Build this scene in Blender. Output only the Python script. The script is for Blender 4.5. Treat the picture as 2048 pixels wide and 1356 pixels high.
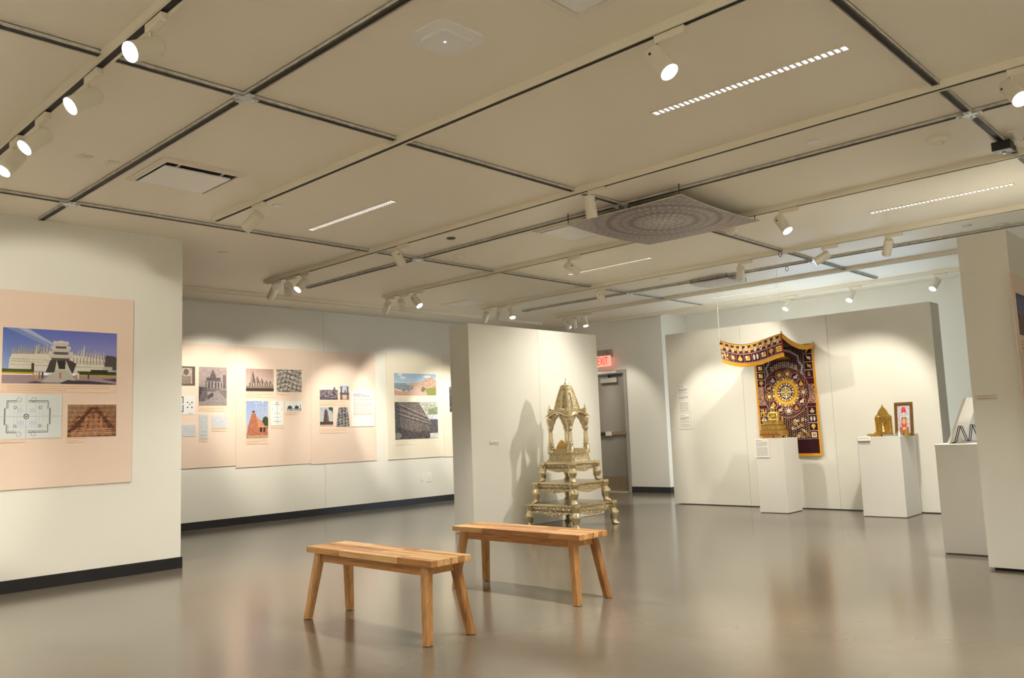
import bpy, math, random
import numpy as np
from mathutils import Vector, Matrix

for o in list(bpy.data.objects):
    bpy.data.objects.remove(o, do_unlink=True)
scene = bpy.context.scene
COL = scene.collection
random.seed(7)
RNG = np.random.RandomState(11)

# ------------------------------------------------------------------ camera
HC = 1.12
FPX = 1656.954
YAW, PITCH, ROLL = 0.758618, 0.111597, -0.037920
_F = np.array([-math.sin(YAW)*math.cos(PITCH), math.cos(YAW)*math.cos(PITCH), math.sin(PITCH)])
_R0 = np.array([math.cos(YAW), math.sin(YAW), 0.0])
_U0 = np.cross(_R0, _F)
_R = math.cos(ROLL)*_R0 + math.sin(ROLL)*_U0
_U = -math.sin(ROLL)*_R0 + math.cos(ROLL)*_U0
cam_data = bpy.data.cameras.new('camera')
cam_data.sensor_width = 36.0
cam_data.lens = FPX/2048*36.0
cam_data.clip_start = 0.05
cam = bpy.data.objects.new('camera', cam_data)
COL.objects.link(cam)
cam.matrix_world = Matrix(((_R[0], _U[0], -_F[0], 0), (_R[1], _U[1], -_F[1], 0), (_R[2], _U[2], -_F[2], HC), (0, 0, 0, 1)))
scene.camera = cam

# ------------------------------------------------------------------ world, exposure
world = bpy.data.worlds.new('world')
scene.world = world
world.use_nodes = True
world.node_tree.nodes['Background'].inputs[0].default_value = (0.62, 0.78, 1.0, 1)
world.node_tree.nodes['Background'].inputs[1].default_value = 1.0
scene.view_settings.view_transform = 'Standard'
scene.view_settings.look = 'None'
scene.view_settings.gamma = 1.0
scene.view_settings.use_curve_mapping = False
scene.view_settings.exposure = 0.46

WARM = (1.0, 0.925, 0.77)
SPOT_W = 92.0
LINEAR_W = 40.0
# daylight entering the back passage through its window (window built below)
day = bpy.data.lights.new('window_daylight', 'AREA')
day.shape = 'RECTANGLE'; day.size = 2.5; day.size_y = 1.9
day.color = (0.66, 0.84, 1.0); day.energy = 36.0
day_o = bpy.data.objects.new('window_daylight', day)
COL.objects.link(day_o)
day_o.location = (-4.95, 12.98, 1.3)
day_o.rotation_euler = (math.radians(-90), 0, 0)

# ------------------------------------------------------------------ planes of the place (metres)
ZC = 3.056
XL, YL = -7.581, 3.483
XB, YSEAM = -10.71, 7.125
YD, XD = 11.974, -7.825
YR, XR0, XR1, ZR = 10.379, -6.725, -3.06, 2.456
XP, YP0, YP1, XP2, ZP = -6.85, 6.50, 8.878, -7.169, 2.381
YC, XC0, XC1 = 6.794, -1.775, -1.448
YBACK = 12.75
XE, YS = 4.0, -3.0

def ray(u, v):
    return _F + (u-1024)/FPX*_R - (v-678)/FPX*_U
def on(ax, val, u, v):
    """point of the room plane ax=val seen at photograph pixel (u, v)"""
    d = ray(u, v); i = 'xyz'.index(ax); o = np.array([0, 0, HC])
    return o + d*((val-o[i])/d[i])
def depth_dir(P):
    d = np.array(P, float) - np.array([0, 0, HC]); return d/np.linalg.norm(d)

# ------------------------------------------------------------------ materials
def lin(c):
    c = np.asarray(c, float)/255.0
    return np.where(c <= 0.04045, c/12.92, ((c+0.055)/1.055)**2.4)
def rgb(*c):
    l = lin(c); return (float(l[0]), float(l[1]), float(l[2]), 1.0)
MATS = {}
def mat(name, color, rough=0.5, metal=0.0, spec=0.5, bump=0.0, bscale=60.0, vary=0.0, vscale=3.0, emit=None, estr=0.0, attr=None, coat=0.0, alpha=1.0):
    if name in MATS: return MATS[name]
    m = bpy.data.materials.new(name); m.use_nodes = True
    nt = m.node_tree; b = nt.nodes['Principled BSDF']
    b.inputs['Base Color'].default_value = color
    b.inputs['Roughness'].default_value = rough
    b.inputs['Metallic'].default_value = metal
    b.inputs['Specular IOR Level'].default_value = spec
    b.inputs['Coat Weight'].default_value = coat
    b.inputs['Alpha'].default_value = alpha
    tc = nt.nodes.new('ShaderNodeTexCoord')
    if attr:
        a = nt.nodes.new('ShaderNodeAttribute'); a.attribute_name = attr
        nt.links.new(a.outputs['Color'], b.inputs['Base Color'])
    elif vary > 0:
        n = nt.nodes.new('ShaderNodeTexNoise'); n.inputs['Scale'].default_value = vscale; n.inputs['Detail'].default_value = 6
        nt.links.new(tc.outputs['Object'], n.inputs['Vector'])
        r = nt.nodes.new('ShaderNodeValToRGB')
        r.color_ramp.elements[0].position = 0.3; r.color_ramp.elements[1].position = 0.7
        r.color_ramp.elements[0].color = tuple(c*(1-vary) for c in color[:3])+(1,)
        r.color_ramp.elements[1].color = tuple(min(1, c*(1+vary)) for c in color[:3])+(1,)
        nt.links.new(n.outputs['Fac'], r.inputs['Fac']); nt.links.new(r.outputs['Color'], b.inputs['Base Color'])
    if bump > 0:
        n2 = nt.nodes.new('ShaderNodeTexNoise'); n2.inputs['Scale'].default_value = bscale; n2.inputs['Detail'].default_value = 4
        nt.links.new(tc.outputs['Object'], n2.inputs['Vector'])
        bp = nt.nodes.new('ShaderNodeBump'); bp.inputs['Strength'].default_value = bump; bp.inputs['Distance'].default_value = 0.01
        nt.links.new(n2.outputs['Fac'], bp.inputs['Height']); nt.links.new(bp.outputs['Normal'], b.inputs['Normal'])
    if emit:
        b.inputs['Emission Color'].default_value = emit; b.inputs['Emission Strength'].default_value = estr
    MATS[name] = m
    return m

M_WALL = mat('wall_paint', (0.83, 0.82, 0.76, 1), 0.55, spec=0.35, bump=0.04, bscale=180, vary=0.012, vscale=1.2)
M_CEIL = mat('ceiling_paint', (0.89, 0.83, 0.705, 1), 0.45, spec=0.4, bump=0.03, bscale=120, vary=0.012, vscale=0.8)
M_BASE = mat('black_vinyl', rgb(34, 34, 38), 0.35, spec=0.5, vary=0.1, vscale=8)
M_TRACK = mat('track_white_enamel', (0.88, 0.82, 0.68, 1), 0.42, bump=0.02)
M_FIX = mat('fixture_white_enamel', (0.84, 0.79, 0.68, 1), 0.4, bump=0.02)
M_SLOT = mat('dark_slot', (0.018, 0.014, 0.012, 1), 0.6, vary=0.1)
M_GALV = mat('galvanized_steel', (0.66, 0.645, 0.60, 1), 0.5, metal=0.2, vary=0.18, vscale=25)
M_ZINC = mat('bright_zinc', (0.72, 0.74, 0.78, 1), 0.35, metal=0.8, vary=0.12, vscale=30)
M_LENS = mat('lamp_lens', (1, 1, 1, 1), 0.3, emit=(1.0, 0.97, 0.93, 1), estr=9.0)
M_LENSOFF = mat('lamp_lens_glass', (0.8, 0.8, 0.78, 1), 0.2, emit=(1.0, 0.97, 0.93, 1), estr=2.0)
M_LIN = mat('fluorescent_cell', (1, 1, 1, 1), 0.3, emit=(1.0, 0.96, 0.90, 1), estr=1.5)
M_LOUV = mat('louver_aluminium', (0.62, 0.60, 0.57, 1), 0.3, metal=0.2, vary=0.05)
M_PEACH = mat('peach_board', rgb(237, 215, 199), 0.36, spec=0.4, vary=0.01, vscale=2)
M_CREAM = mat('cream_board', rgb(236, 228, 210), 0.5, spec=0.4, vary=0.01, vscale=2)
M_PRINT = mat('printed_sheet', (1, 1, 1, 1), 0.42, spec=0.4, attr='ink')
M_CLOTH = mat('embroidered_velvet', (1, 1, 1, 1), 0.8, spec=0.3, attr='ink', bump=0.25, bscale=220)
M_PLINTH = mat('plinth_paint', (0.80, 0.78, 0.74, 1), 0.5, bump=0.05, bscale=90, vary=0.015)
M_BLACK = mat('black_metal', (0.012, 0.012, 0.013, 1), 0.45, vary=0.1)
M_DARKGREY = mat('dark_plate', (0.05, 0.045, 0.04, 1), 0.5, vary=0.1)
M_WHITEP = mat('white_plastic', (0.90, 0.89, 0.87, 1), 0.35, vary=0.01)
M_GOLD = mat('polished_gold', (0.83, 0.58, 0.17, 1), 0.24, metal=1.0, bump=0.25, bscale=130, vary=0.12, vscale=40)
M_GOLD2 = mat('antique_gold', (0.62, 0.40, 0.12, 1), 0.3, metal=1.0, bump=0.35, bscale=160, vary=0.3, vscale=50)
M_YELLOW = mat('gold_fringe', rgb(232, 168, 30), 0.6, bump=0.4, bscale=300, vary=0.15, vscale=60)
M_REDTRIM = mat('red_piping', rgb(170, 40, 30), 0.6, vary=0.1)
M_MAROON = mat('maroon_velvet', rgb(62, 14, 20), 0.85, bump=0.2, bscale=200, vary=0.15, vscale=20)
M_DOOR = mat('door_grey_paint', rgb(142, 136, 128), 0.45, bump=0.03, vary=0.02)
M_DFRAME = mat('door_frame_paint', rgb(160, 156, 148), 0.45, vary=0.02)
M_KICK = mat('brushed_bronze_plate', rgb(140, 122, 100), 0.35, metal=0.5, vary=0.06, vscale=12)
M_STEEL = mat('brushed_steel', (0.60, 0.58, 0.54, 1), 0.35, metal=0.8, vary=0.05)
M_SILVER = mat('silver_dish', (0.78, 0.76, 0.74, 1), 0.25, metal=0.9, vary=0.08)
M_FRAMEW = mat('bronze_frame', rgb(128, 92, 48), 0.35, metal=0.4, vary=0.12, vscale=18)
M_LED = mat('blue_led', (0.2, 0.3, 1, 1), 0.3, emit=(0.25, 0.4, 1.0, 1), estr=14)

def temple_metal():
    m = bpy.data.materials.new('embossed_white_metal'); m.use_nodes = True
    nt = m.node_tree; b = nt.nodes['Principled BSDF']
    b.inputs['Base Color'].default_value = (0.78, 0.67, 0.45, 1); b.inputs['Metallic'].default_value = 1.0; b.inputs['Roughness'].default_value = 0.2
    tc = nt.nodes.new('ShaderNodeTexCoord')
    v = nt.nodes.new('ShaderNodeTexVoronoi'); v.inputs['Scale'].default_value = 80
    n = nt.nodes.new('ShaderNodeTexNoise'); n.inputs['Scale'].default_value = 38; n.inputs['Detail'].default_value = 5
    nt.links.new(tc.outputs['Object'], v.inputs['Vector']); nt.links.new(tc.outputs['Object'], n.inputs['Vector'])
    mx = nt.nodes.new('ShaderNodeMath'); mx.operation = 'ADD'
    nt.links.new(v.outputs['Distance'], mx.inputs[0]); nt.links.new(n.outputs['Fac'], mx.inputs[1])
    bp = nt.nodes.new('ShaderNodeBump'); bp.inputs['Strength'].default_value = 0.9; bp.inputs['Distance'].default_value = 0.012
    nt.links.new(mx.outputs[0], bp.inputs['Height']); nt.links.new(bp.outputs['Normal'], b.inputs['Normal'])
    return m
M_TEMPLE = temple_metal()
M_TEMPLE2 = mat('smooth_white_metal', (0.84, 0.73, 0.50, 1), 0.15, metal=1.0, bump=0.3, bscale=60)
M_TEMPLETOP = mat('tarnished_white_metal', (0.42, 0.38, 0.30, 1), 0.3, metal=1.0, bump=0.2, bscale=50)

def floor_mat():
    m = bpy.data.materials.new('polished_concrete'); m.use_nodes = True
    nt = m.node_tree; b = nt.nodes['Principled BSDF']
    tc = nt.nodes.new('ShaderNodeTexCoord')
    n1 = nt.nodes.new('ShaderNodeTexNoise'); n1.inputs['Scale'].default_value = 0.55; n1.inputs['Detail'].default_value = 8; n1.inputs['Roughness'].default_value = 0.6
    n2 = nt.nodes.new('ShaderNodeTexNoise'); n2.inputs['Scale'].default_value = 5.5; n2.inputs['Detail'].default_value = 8; n2.inputs['Roughness'].default_value = 0.65
    for n in (n1, n2): nt.links.new(tc.outputs['Object'], n.inputs['Vector'])
    mx = nt.nodes.new('ShaderNodeMix'); mx.data_type = 'FLOAT'; mx.inputs[0].default_value = 0.12
    nt.links.new(n1.outputs['Fac'], mx.inputs[2]); nt.links.new(n2.outputs['Fac'], mx.inputs[3])
    r = nt.nodes.new('ShaderNodeValToRGB')
    r.color_ramp.elements[0].position = 0.33; r.color_ramp.elements[0].color = (0.128, 0.106, 0.080, 1)
    r.color_ramp.elements[1].position = 0.68; r.color_ramp.elements[1].color = (0.198, 0.168, 0.130, 1)
    nt.links.new(mx.outputs[0], r.inputs['Fac'])
    nt.links.new(r.outputs['Color'], b.inputs['Base Color'])
    b.inputs['Roughness'].default_value = 0.17
    b.inputs['Specular IOR Level'].default_value = 0.62
    return m
M_FLOOR = floor_mat()

def wood_mat(name, c0, c1, c2, sc=(2.2, 26, 26)):
    m = bpy.data.materials.new(name); m.use_nodes = True
    nt = m.node_tree; b = nt.nodes['Principled BSDF']
    tc = nt.nodes.new('ShaderNodeTexCoord')
    mp = nt.nodes.new('ShaderNodeMapping'); mp.inputs['Scale'].default_value = sc
    nt.links.new(tc.outputs['Object'], mp.inputs['Vector'])
    n = nt.nodes.new('ShaderNodeTexNoise'); n.inputs['Scale'].default_value = 2.4; n.inputs['Detail'].default_value = 7; n.inputs['Distortion'].default_value = 0.7
    nt.links.new(mp.outputs['Vector'], n.inputs['Vector'])
    r = nt.nodes.new('ShaderNodeValToRGB')
    r.color_ramp.elements[0].position = 0.28; r.color_ramp.elements[0].color = c0
    r.color_ramp.elements[1].position = 0.72; r.color_ramp.elements[1].color = c2
    e = r.color_ramp.elements.new(0.5); e.color = c1
    nt.links.new(n.outputs['Fac'], r.inputs['Fac']); nt.links.new(r.outputs['Color'], b.inputs['Base Color'])
    b.inputs['Roughness'].default_value = 0.42
    bp = nt.nodes.new('ShaderNodeBump'); bp.inputs['Strength'].default_value = 0.08; bp.inputs['Distance'].default_value = 0.004
    nt.links.new(n.outputs['Fac'], bp.inputs['Height']); nt.links.new(bp.outputs['Normal'], b.inputs['Normal'])
    return m
WOODS = [wood_mat('acacia_light', rgb(206, 154, 98), rgb(226, 180, 122), rgb(236, 196, 140)),
         wood_mat('acacia_mid', rgb(178, 122, 70), rgb(206, 152, 94), rgb(222, 172, 112)),
         wood_mat('acacia_dark', rgb(156, 102, 56), rgb(188, 132, 78), rgb(208, 154, 96))]

LEGWOODS = [wood_mat('acacia_leg_light', rgb(176, 128, 78), rgb(204, 154, 100), rgb(218, 172, 118), (26, 26, 2.0)),
            wood_mat('acacia_leg_mid', rgb(160, 110, 64), rgb(188, 138, 84), rgb(206, 158, 102), (26, 26, 2.0)),
            wood_mat('acacia_leg_dark', rgb(140, 92, 52), rgb(170, 120, 70), rgb(192, 142, 88), (26, 26, 2.0))]

# ------------------------------------------------------------------ mesh and object helpers
class MB:
    def __init__(s): s.v = []; s.f = []; s.sm = []
    def add(s, vs, fs, smooth=False):
        o = len(s.v); s.v += [tuple(map(float, p)) for p in vs]
        for f in fs: s.f.append(tuple(i+o for i in f)); s.sm.append(smooth)
        return s
    def box(s, x0, x1, y0, y1, z0, z1):
        x0, x1 = min(x0, x1), max(x0, x1); y0, y1 = min(y0, y1), max(y0, y1); z0, z1 = min(z0, z1), max(z0, z1)
        return s.add([(x0, y0, z0), (x1, y0, z0), (x1, y1, z0), (x0, y1, z0), (x0, y0, z1), (x1, y0, z1), (x1, y1, z1), (x0, y1, z1)],
                     [(0, 3, 2, 1), (4, 5, 6, 7), (0, 1, 5, 4), (1, 2, 6, 5), (2, 3, 7, 6), (3, 0, 4, 7)])
    def bbox(s, x0, x1, y0, y1, z0, z1, b=0.004):
        """box with chamfered edges"""
        x0, x1 = min(x0, x1), max(x0, x1); y0, y1 = min(y0, y1), max(y0, y1); z0, z1 = min(z0, z1), max(z0, z1)
        X = (x0, x1); Y = (y0, y1); Z = (z0, z1); sg = (1, -1); vs = []; idx = {}
        for i in (0, 1):
            for j in (0, 1):
                for k in (0, 1):
                    for a in range(3):
                        p = [X[i]+sg[i]*b, Y[j]+sg[j]*b, Z[k]+sg[k]*b]; p[a] = (X[i], Y[j], Z[k])[a]
                        idx[(i, j, k, a)] = len(vs); vs.append(p)
        fs = []
        for a in range(3):
            o1, o2 = (a+1) % 3, (a+2) % 3
            for e in (0, 1):
                q = []
                for c, d in ((0, 0), (1, 0), (1, 1), (0, 1)):
                    t = [0, 0, 0]; t[a] = e; t[o1] = c; t[o2] = d; q.append(idx[(*t, a)])
                fs.append(tuple(q if e else q[::-1]))
        for a in range(3):
            o1, o2 = (a+1) % 3, (a+2) % 3
            for c in (0, 1):
                for d in (0, 1):
                    t0 = [0, 0, 0]; t1 = [0, 0, 0]; t0[o1] = t1[o1] = c; t0[o2] = t1[o2] = d; t1[a] = 1
                    q = (idx[(*t0, o1)], idx[(*t1, o1)], idx[(*t1, o2)], idx[(*t0, o2)])
                    fs.append(q if (c ^ d) else q[::-1])
        for i in (0, 1):
            for j in (0, 1):
                for k in (0, 1):
                    q = (idx[(i, j, k, 0)], idx[(i, j, k, 1)], idx[(i, j, k, 2)])
                    fs.append(q if (i+j+k) % 2 else q[::-1])
        return s.add(vs, fs)
    def hexa(s, bot, top):
        """8-corner solid from two quads (same winding)"""
        return s.add(list(bot)+list(top), [(3, 2, 1, 0), (4, 5, 6, 7), (0, 1, 5, 4), (1, 2, 6, 5), (2, 3, 7, 6), (3, 0, 4, 7)])
    def cyl(s, p0, p1, r0, r1=None, n=16, caps=True, smooth=True):
        r1 = r0 if r1 is None else r1
        a = np.array(p0, float); b = np.array(p1, float); d = b-a; d /= np.linalg.norm(d)
        t = np.array([0, 0, 1.0]) if abs(d[2]) < 0.9 else np.array([1.0, 0, 0])
        u = np.cross(d, t); u /= np.linalg.norm(u); w = np.cross(d, u)
        vs = []
        for c, r in ((a, r0), (b, r1)):
            for i in range(n):
                q = 2*math.pi*i/n; vs.append(c+r*(math.cos(q)*u+math.sin(q)*w))
        s.add(vs, [(i, (i+1) % n, n+(i+1) % n, n+i) for i in range(n)], smooth)
        if caps:
            s.add(vs[:n], [tuple(range(n))[::-1]]); s.add(vs[n:], [tuple(range(n))])
        return s
    def rings(s, prof, n=16, smooth=True, square=False, caps=True):
        """prof: list of (centre, radius) stacked along z; square -> 4 sided"""
        k = 4 if square else n; off = math.pi/4 if square else 0.0; vs = []
        for c, r in prof:
            rr = r*math.sqrt(2) if square else r
            for i in range(k):
                q = 2*math.pi*i/k+off; vs.append((c[0]+rr*math.cos(q), c[1]+rr*math.sin(q), c[2]))
        m = len(prof)
        s.add(vs, [(j*k+i, j*k+(i+1) % k, (j+1)*k+(i+1) % k, (j+1)*k+i) for j in range(m-1) for i in range(k)], smooth and not square)
        if caps:
            s.add(vs[:k], [tuple(range(k))[::-1]]); s.add(vs[-k:], [tuple(range(k))])
        return s
    def tube(s, pts, r, n=6, smooth=True):
        for a, b in zip(pts[:-1], pts[1:]): s.cyl(a, b, r, r, n, True, smooth)
        return s
    def ball(s, c, r, n=10, sz=1.0):
        m = max(4, n//2); prof = []
        for j in range(m+1):
            t = math.pi*j/m; prof.append(((c[0], c[1], c[2]-r*sz*math.cos(t)), max(1e-4, r*math.sin(t))))
        return s.rings(prof, n, True)
    def prism(s, poly, axis, a0, a1):
        """extrude 2-D polygon along axis between a0 and a1; poly coords are the other two axes in order"""
        i = 'xyz'.index(axis); n = len(poly); vs = []
        for a in (a0, a1):
            for p in poly:
                q = list(p); q.insert(i, a); vs.append(q)
        s.add(vs, [(k, (k+1) % n, n+(k+1) % n, n+k) for k in range(n)]+[tuple(range(n))[::-1], tuple(range(n, 2*n))])
        return s
    def xf(s, fn):
        s.v = [tuple(fn(p)) for p in s.v]; return s

ORG = {}
def base_of(mb):
    a = np.array(mb.v); return ((a[:, 0].min()+a[:, 0].max())/2, (a[:, 1].min()+a[:, 1].max())/2, a[:, 2].min())
def link_mesh(mb, name, m, parent=None, org=None):
    org = ORG[parent.name] if parent else (org or base_of(mb))
    me = bpy.data.meshes.new(name)
    me.from_pydata([(p[0]-org[0], p[1]-org[1], p[2]-org[2]) for p in mb.v], [], mb.f)
    me.polygons.foreach_set('use_smooth', mb.sm)
    me.materials.append(m); me.update()
    o = bpy.data.objects.new(name, me); COL.objects.link(o)
    if parent: o.parent = parent
    else: o.location = org
    ORG[o.name] = org
    return o
def fixnormals(o):
    import bmesh
    bm = bmesh.new(); bm.from_mesh(o.data); bmesh.ops.recalc_face_normals(bm, faces=bm.faces); bm.to_mesh(o.data); bm.free()
def tag(o, label, cat, group=None):
    o['label'] = label; o['category'] = cat
    if group: o['group'] = group
    return o
def thing(name, label, cat, loc, group=None):
    o = bpy.data.objects.new(name, None); o.empty_display_size = 0.05
    COL.objects.link(o); o.location = loc; ORG[o.name] = tuple(loc)
    return tag(o, label, cat, group)
def part(mb, name, m, parent, label=None):
    o = link_mesh(mb, name, m, parent); fixnormals(o)
    if label: o['label'] = label
    return o
def share(src, parent, dx=0, dy=0, dz=0):
    """another copy of a part, sharing its mesh data"""
    c = src.copy(); COL.objects.link(c); c.parent = parent; c.location = (dx, dy, dz); ORG[c.name] = ORG[src.name]; return c
def solo(mb, name, m, label, cat, group=None):
    o = link_mesh(mb, name, m); fixnormals(o); return tag(o, label, cat, group)
def struct(mb, name, m, parent=None):
    o = link_mesh(mb, name, m, parent); fixnormals(o)
    if parent is None: o['kind'] = 'structure'
    return o

# ------------------------------------------------------------------ room shell
fl = struct(MB().box(XB-0.3, XE+0.2, YS-0.2, YBACK+0.3, -0.1, 0.0), 'floor', M_FLOOR)
ce = struct(MB().box(XB-0.3, XE+0.2, YS-0.2, YBACK+0.3, ZC, ZC+0.12), 'ceiling', M_CEIL)
struct(MB().box(XL-0.30, XL, YS, YL, 0, ZC), 'wall_left', M_WALL)
struct(MB().box(XL-0.31, XL+0.012, YS, YL+0.012, 0, 0.10), 'baseboard_left', M_BASE)
wb = struct(MB().box(XB-0.25, XB-0.012, YS, YBACK, 0, ZC), 'wall_back', M_WALL)
ys = [YS, 0.0, 3.56, YSEAM, 10.69, YBACK]
for a, b in zip(ys[:-1], ys[1:]):
    part(MB().box(XB-0.012, XB, a+0.003, b-0.003, 0, ZC), 'wall_panel', M_WALL, wb)
struct(MB().box(XB, XB+0.012, YS, YD, 0, 0.10), 'baseboard_back', M_BASE)
# wall with the exit door (opening left for the door leaf)
DX0, DX1, DZ = -9.30, -8.605, 2.147       # frame outer right edge is DX1
DX0 = DX1-1.02
struct(MB().box(XB, DX0, YD, YD+0.2, 0, ZC).box(DX1, XD, YD, YD+0.2, 0, ZC).box(DX0, DX1, YD, YD+0.2, DZ, ZC)
       .box(XD-0.2, XD, YD+0.2, YBACK, 0, ZC), 'wall_door', M_WALL)
struct(MB().box(DX1, XD+0.012, YD-0.012, YD, 0, 0.10).box(XB, DX0, YD-0.012, YD, 0, 0.10).box(XD, XD+0.012, YD, YBACK, 0, 0.10), 'baseboard_door', M_BASE)
WX0, WX1, WZ0, WZ1 = -6.2, -3.7, 0.35, 2.25
struct(MB().box(XD, WX0, YBACK, YBACK+0.2, 0, ZC).box(WX1, XE, YBACK, YBACK+0.2, 0, ZC).box(WX0, WX1, YBACK, YBACK+0.2, WZ1, ZC).box(WX0, WX1, YBACK, YBACK+0.2, 0, WZ0), 'wall_far', M_WALL)
struct(MB().box(XB, XE, YS-0.2, YS, 0, ZC), 'wall_behind_camera', M_WALL)
struct(MB().box(XE, XE+0.2, YS, YBACK, 0, ZC), 'wall_side', M_WALL)
# window of the back passage, hidden behind the right partition
wm = MB()
for xx in (WX0, (WX0+WX1)/2-0.03, WX1-0.06): wm.box(xx, xx+0.06, YBACK+0.06, YBACK+0.12, WZ0, WZ1)
wm.box(WX0, WX1, YBACK+0.06, YBACK+0.12, WZ0, WZ0+0.06).box(WX0, WX1, YBACK+0.06, YBACK+0.12, WZ1-0.06, WZ1)
struct(wm, 'window_1', M_STEEL)

# free-standing exhibition partitions
wc = struct(MB().box(XP2+0.01, XP-0.012, YP0+0.003, YP1-0.003, 0.008, ZP), 'wall_centre', M_WALL)
part(MB().box(XP-0.012, XP, YP0, YP0+1.19, 0.004, ZP), 'wall_panel', M_WALL, wc)
part(MB().box(XP-0.012, XP, YP0+1.193, YP1, 0.004, ZP), 'wall_panel', M_WALL, wc)
part(MB().box(XP2, XP2+0.01, YP0, YP1, 0.004, ZP), 'wall_panel', M_WALL, wc)
sx = float(on('y', YR, 1495, 900)[0])
wr = struct(MB().box(XR0+0.003, XR1-0.003, YR+0.012, YR+0.31, 0.01, ZR), 'wall_right', M_WALL)
xs = [XR0, sx, sx+1.215, XR1]
for a, b in zip(xs[:-1], xs[1:]):
    part(MB().box(a+0.0015, b-0.0015, YR, YR+0.012, 0.012, ZR), 'wall_panel', M_WALL, wr)
ZCOL = 2.452
struct(MB().box(XC0, XC1, YC, 10.2, 0.02, ZCOL), 'wall_front_right', M_WALL)
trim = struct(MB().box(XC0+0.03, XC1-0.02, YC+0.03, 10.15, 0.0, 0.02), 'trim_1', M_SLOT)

# ------------------------------------------------------------------ ceiling: channel struts, connectors, lighting tracks
ZS = ZC-0.025                 # strut bottom
ZT = ZC-0.046                 # track bottom
SA = [2.236, 5.778, 9.700]
SB = [-1.363, -4.103, -6.850]
TY = [1.491, 3.323, 5.139, 6.973, 8.838, 10.613, 11.925, -0.34]

def channel(axis, c, a0, a1):
    """galvanized C channel, open side down"""
    h = 0.0205; t = 0.003; lip = 0.0045
    mb = MB()
    def bx(u0, u1, z0, z1, m):
        if axis == 'x': m.box(a0, a1, c+u0, c+u1, z0, z1)
        else: m.box(c+u0, c+u1, a0, a1, z0, z1)
    bx(-h, -h+t, ZS, ZC, mb); bx(h-t, h, ZS, ZC, mb); bx(-h, h, ZC-t, ZC, mb)
    bx(-h, -h+lip, ZS, ZS+t, mb); bx(h-lip, h, ZS, ZS+t, mb)
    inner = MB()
    bx(-h+t, h-t, ZS+0.004, ZS+0.008, inner)  # dark strip in place of the shade inside the open channel
    return mb, inner
STRUTS = [('x', SA[0], -7.52, 2.5, 'galvanized strut ending at the left wall, beside the large air vent'),
          ('x', SA[1], -9.03, 2.5, 'galvanized strut the suspended carved-ceiling print hangs from'),
          ('x', SA[2], -8.93, -1.8, 'galvanized strut running towards the top of the right foreground partition'),
          ('y', SB[0], -1.5, 11.7, 'galvanized strut crossing the upper right corner, holding the black clamp box'),
          ('y', SB[1], -1.5, 11.7, 'galvanized strut passing above the suspended carved-ceiling print'),
          ('y', SB[2], -1.5, 11.7, 'galvanized strut running along the left side past the large air vent')]
for ax, c, a0, a1, lab in STRUTS:
    t = thing('ceiling_strut', lab, 'strut', ((a0+a1)/2 if ax == 'x' else c, c if ax == 'x' else (a0+a1)/2, ZS), 'ceiling struts')
    mb, inner = channel(ax, c, a0, a1)
    part(mb, 'channel', M_GALV, t); part(inner, 'channel_shade_strip', M_SLOT, t)
NODES = [(SB[1], SA[0], 'zinc cross plate joining struts above the large air vent'),
         (SB[2], SA[0], 'zinc cross plate joining struts close to the left wall'),
         (SB[1], SA[1], 'zinc cross plate at the edge of the suspended print'),
         (SB[2], SA[1], 'zinc cross plate behind the middle spotlight left of centre'),
         (SB[0], SA[1], 'zinc cross plate in the upper right, near the black clamp box'),
         (SB[1], SA[2], 'zinc cross plate behind the spotlight above the red hanging'),
         (SB[2], SA[2], 'zinc cross plate farthest away, above the exit door side')]
for x, y, lab in NODES:
    t = thing('strut_connector', lab, 'connector', (x, y, ZS-0.006), 'strut connector plates')
    L = 0.075; w = 0.021
    part(MB().box(x-L, x+L, y-w, y+w, ZS-0.006, ZS).box(x-w, x+w, y-L, y+L, ZS-0.0058, ZS), 'cross_plate', M_ZINC, t)
    b0 = part(MB().cyl((x+0.052, y, ZS-0.016), (x+0.052, y, ZS-0.006), 0.011, n=6, smooth=False), 'bolt', M_ZINC, t)
    for dx, dy in ((-0.104, 0), (-0.052, 0.052), (-0.052, -0.052)): share(b0, t, dx, dy)

TRACKX = [(-7.0, -1.9), (-6.605, 2.5), (-8.935, 2.5), (-9.0, 2.5), (-9.0, 2.5), (-9.0, -1.9), (-8.925, 1.5), (-6.5, 3.0)]
TLAB = ['cream lighting track at the upper left corner carrying four spotlights', 'cream lighting track crossing the ceiling centre, ending left by one spotlight',
        'cream lighting track whose left end carries three spotlights, nearest such track', 'cream lighting track with three spotlights above the cream photo board',
        'cream lighting track with three spotlights above the free-standing centre partition', 'cream lighting track just in front of the right partition top, over the exit side',
        'pale lighting track farthest back, above the wall behind the red hanging', 'unseen lighting track added behind the camera to brighten the room']  # last track is unseen, added to carry extra lamps
def track(axis, c, a0, a1, label):
    w = 0.031; s = 0.018
    t = thing('lighting_track', label, 'lighting track', ((a0+a1)/2 if axis == 'x' else c, c if axis == 'x' else (a0+a1)/2, ZT), 'lighting tracks')
    mb = MB(); sl = MB()
    def bx(m, u0, u1, z0, z1, b0=a0, b1=a1):
        if axis == 'x': m.box(b0, b1, c+u0, c+u1, z0, z1)
        else: m.box(c+u0, c+u1, b0, b1, z0, z1)
    bx(mb, -w, -s, ZT, ZC); bx(mb, s, w, ZT, ZC); bx(mb, -s, s, ZT+0.02, ZC)
    bx(sl, -s, s, ZT+0.005, ZT+0.02)  # slot filled with dark colour for the shade inside it
    e = MB(); bx(e, -w-0.001, w+0.001, ZT-0.001, ZC, a0-0.006, a0)
    part(mb, 'housing', M_TRACK, t); part(sl, 'slot_shade', M_SLOT, t); part(e, 'end_cap', M_TRACK, t)
    return t
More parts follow.
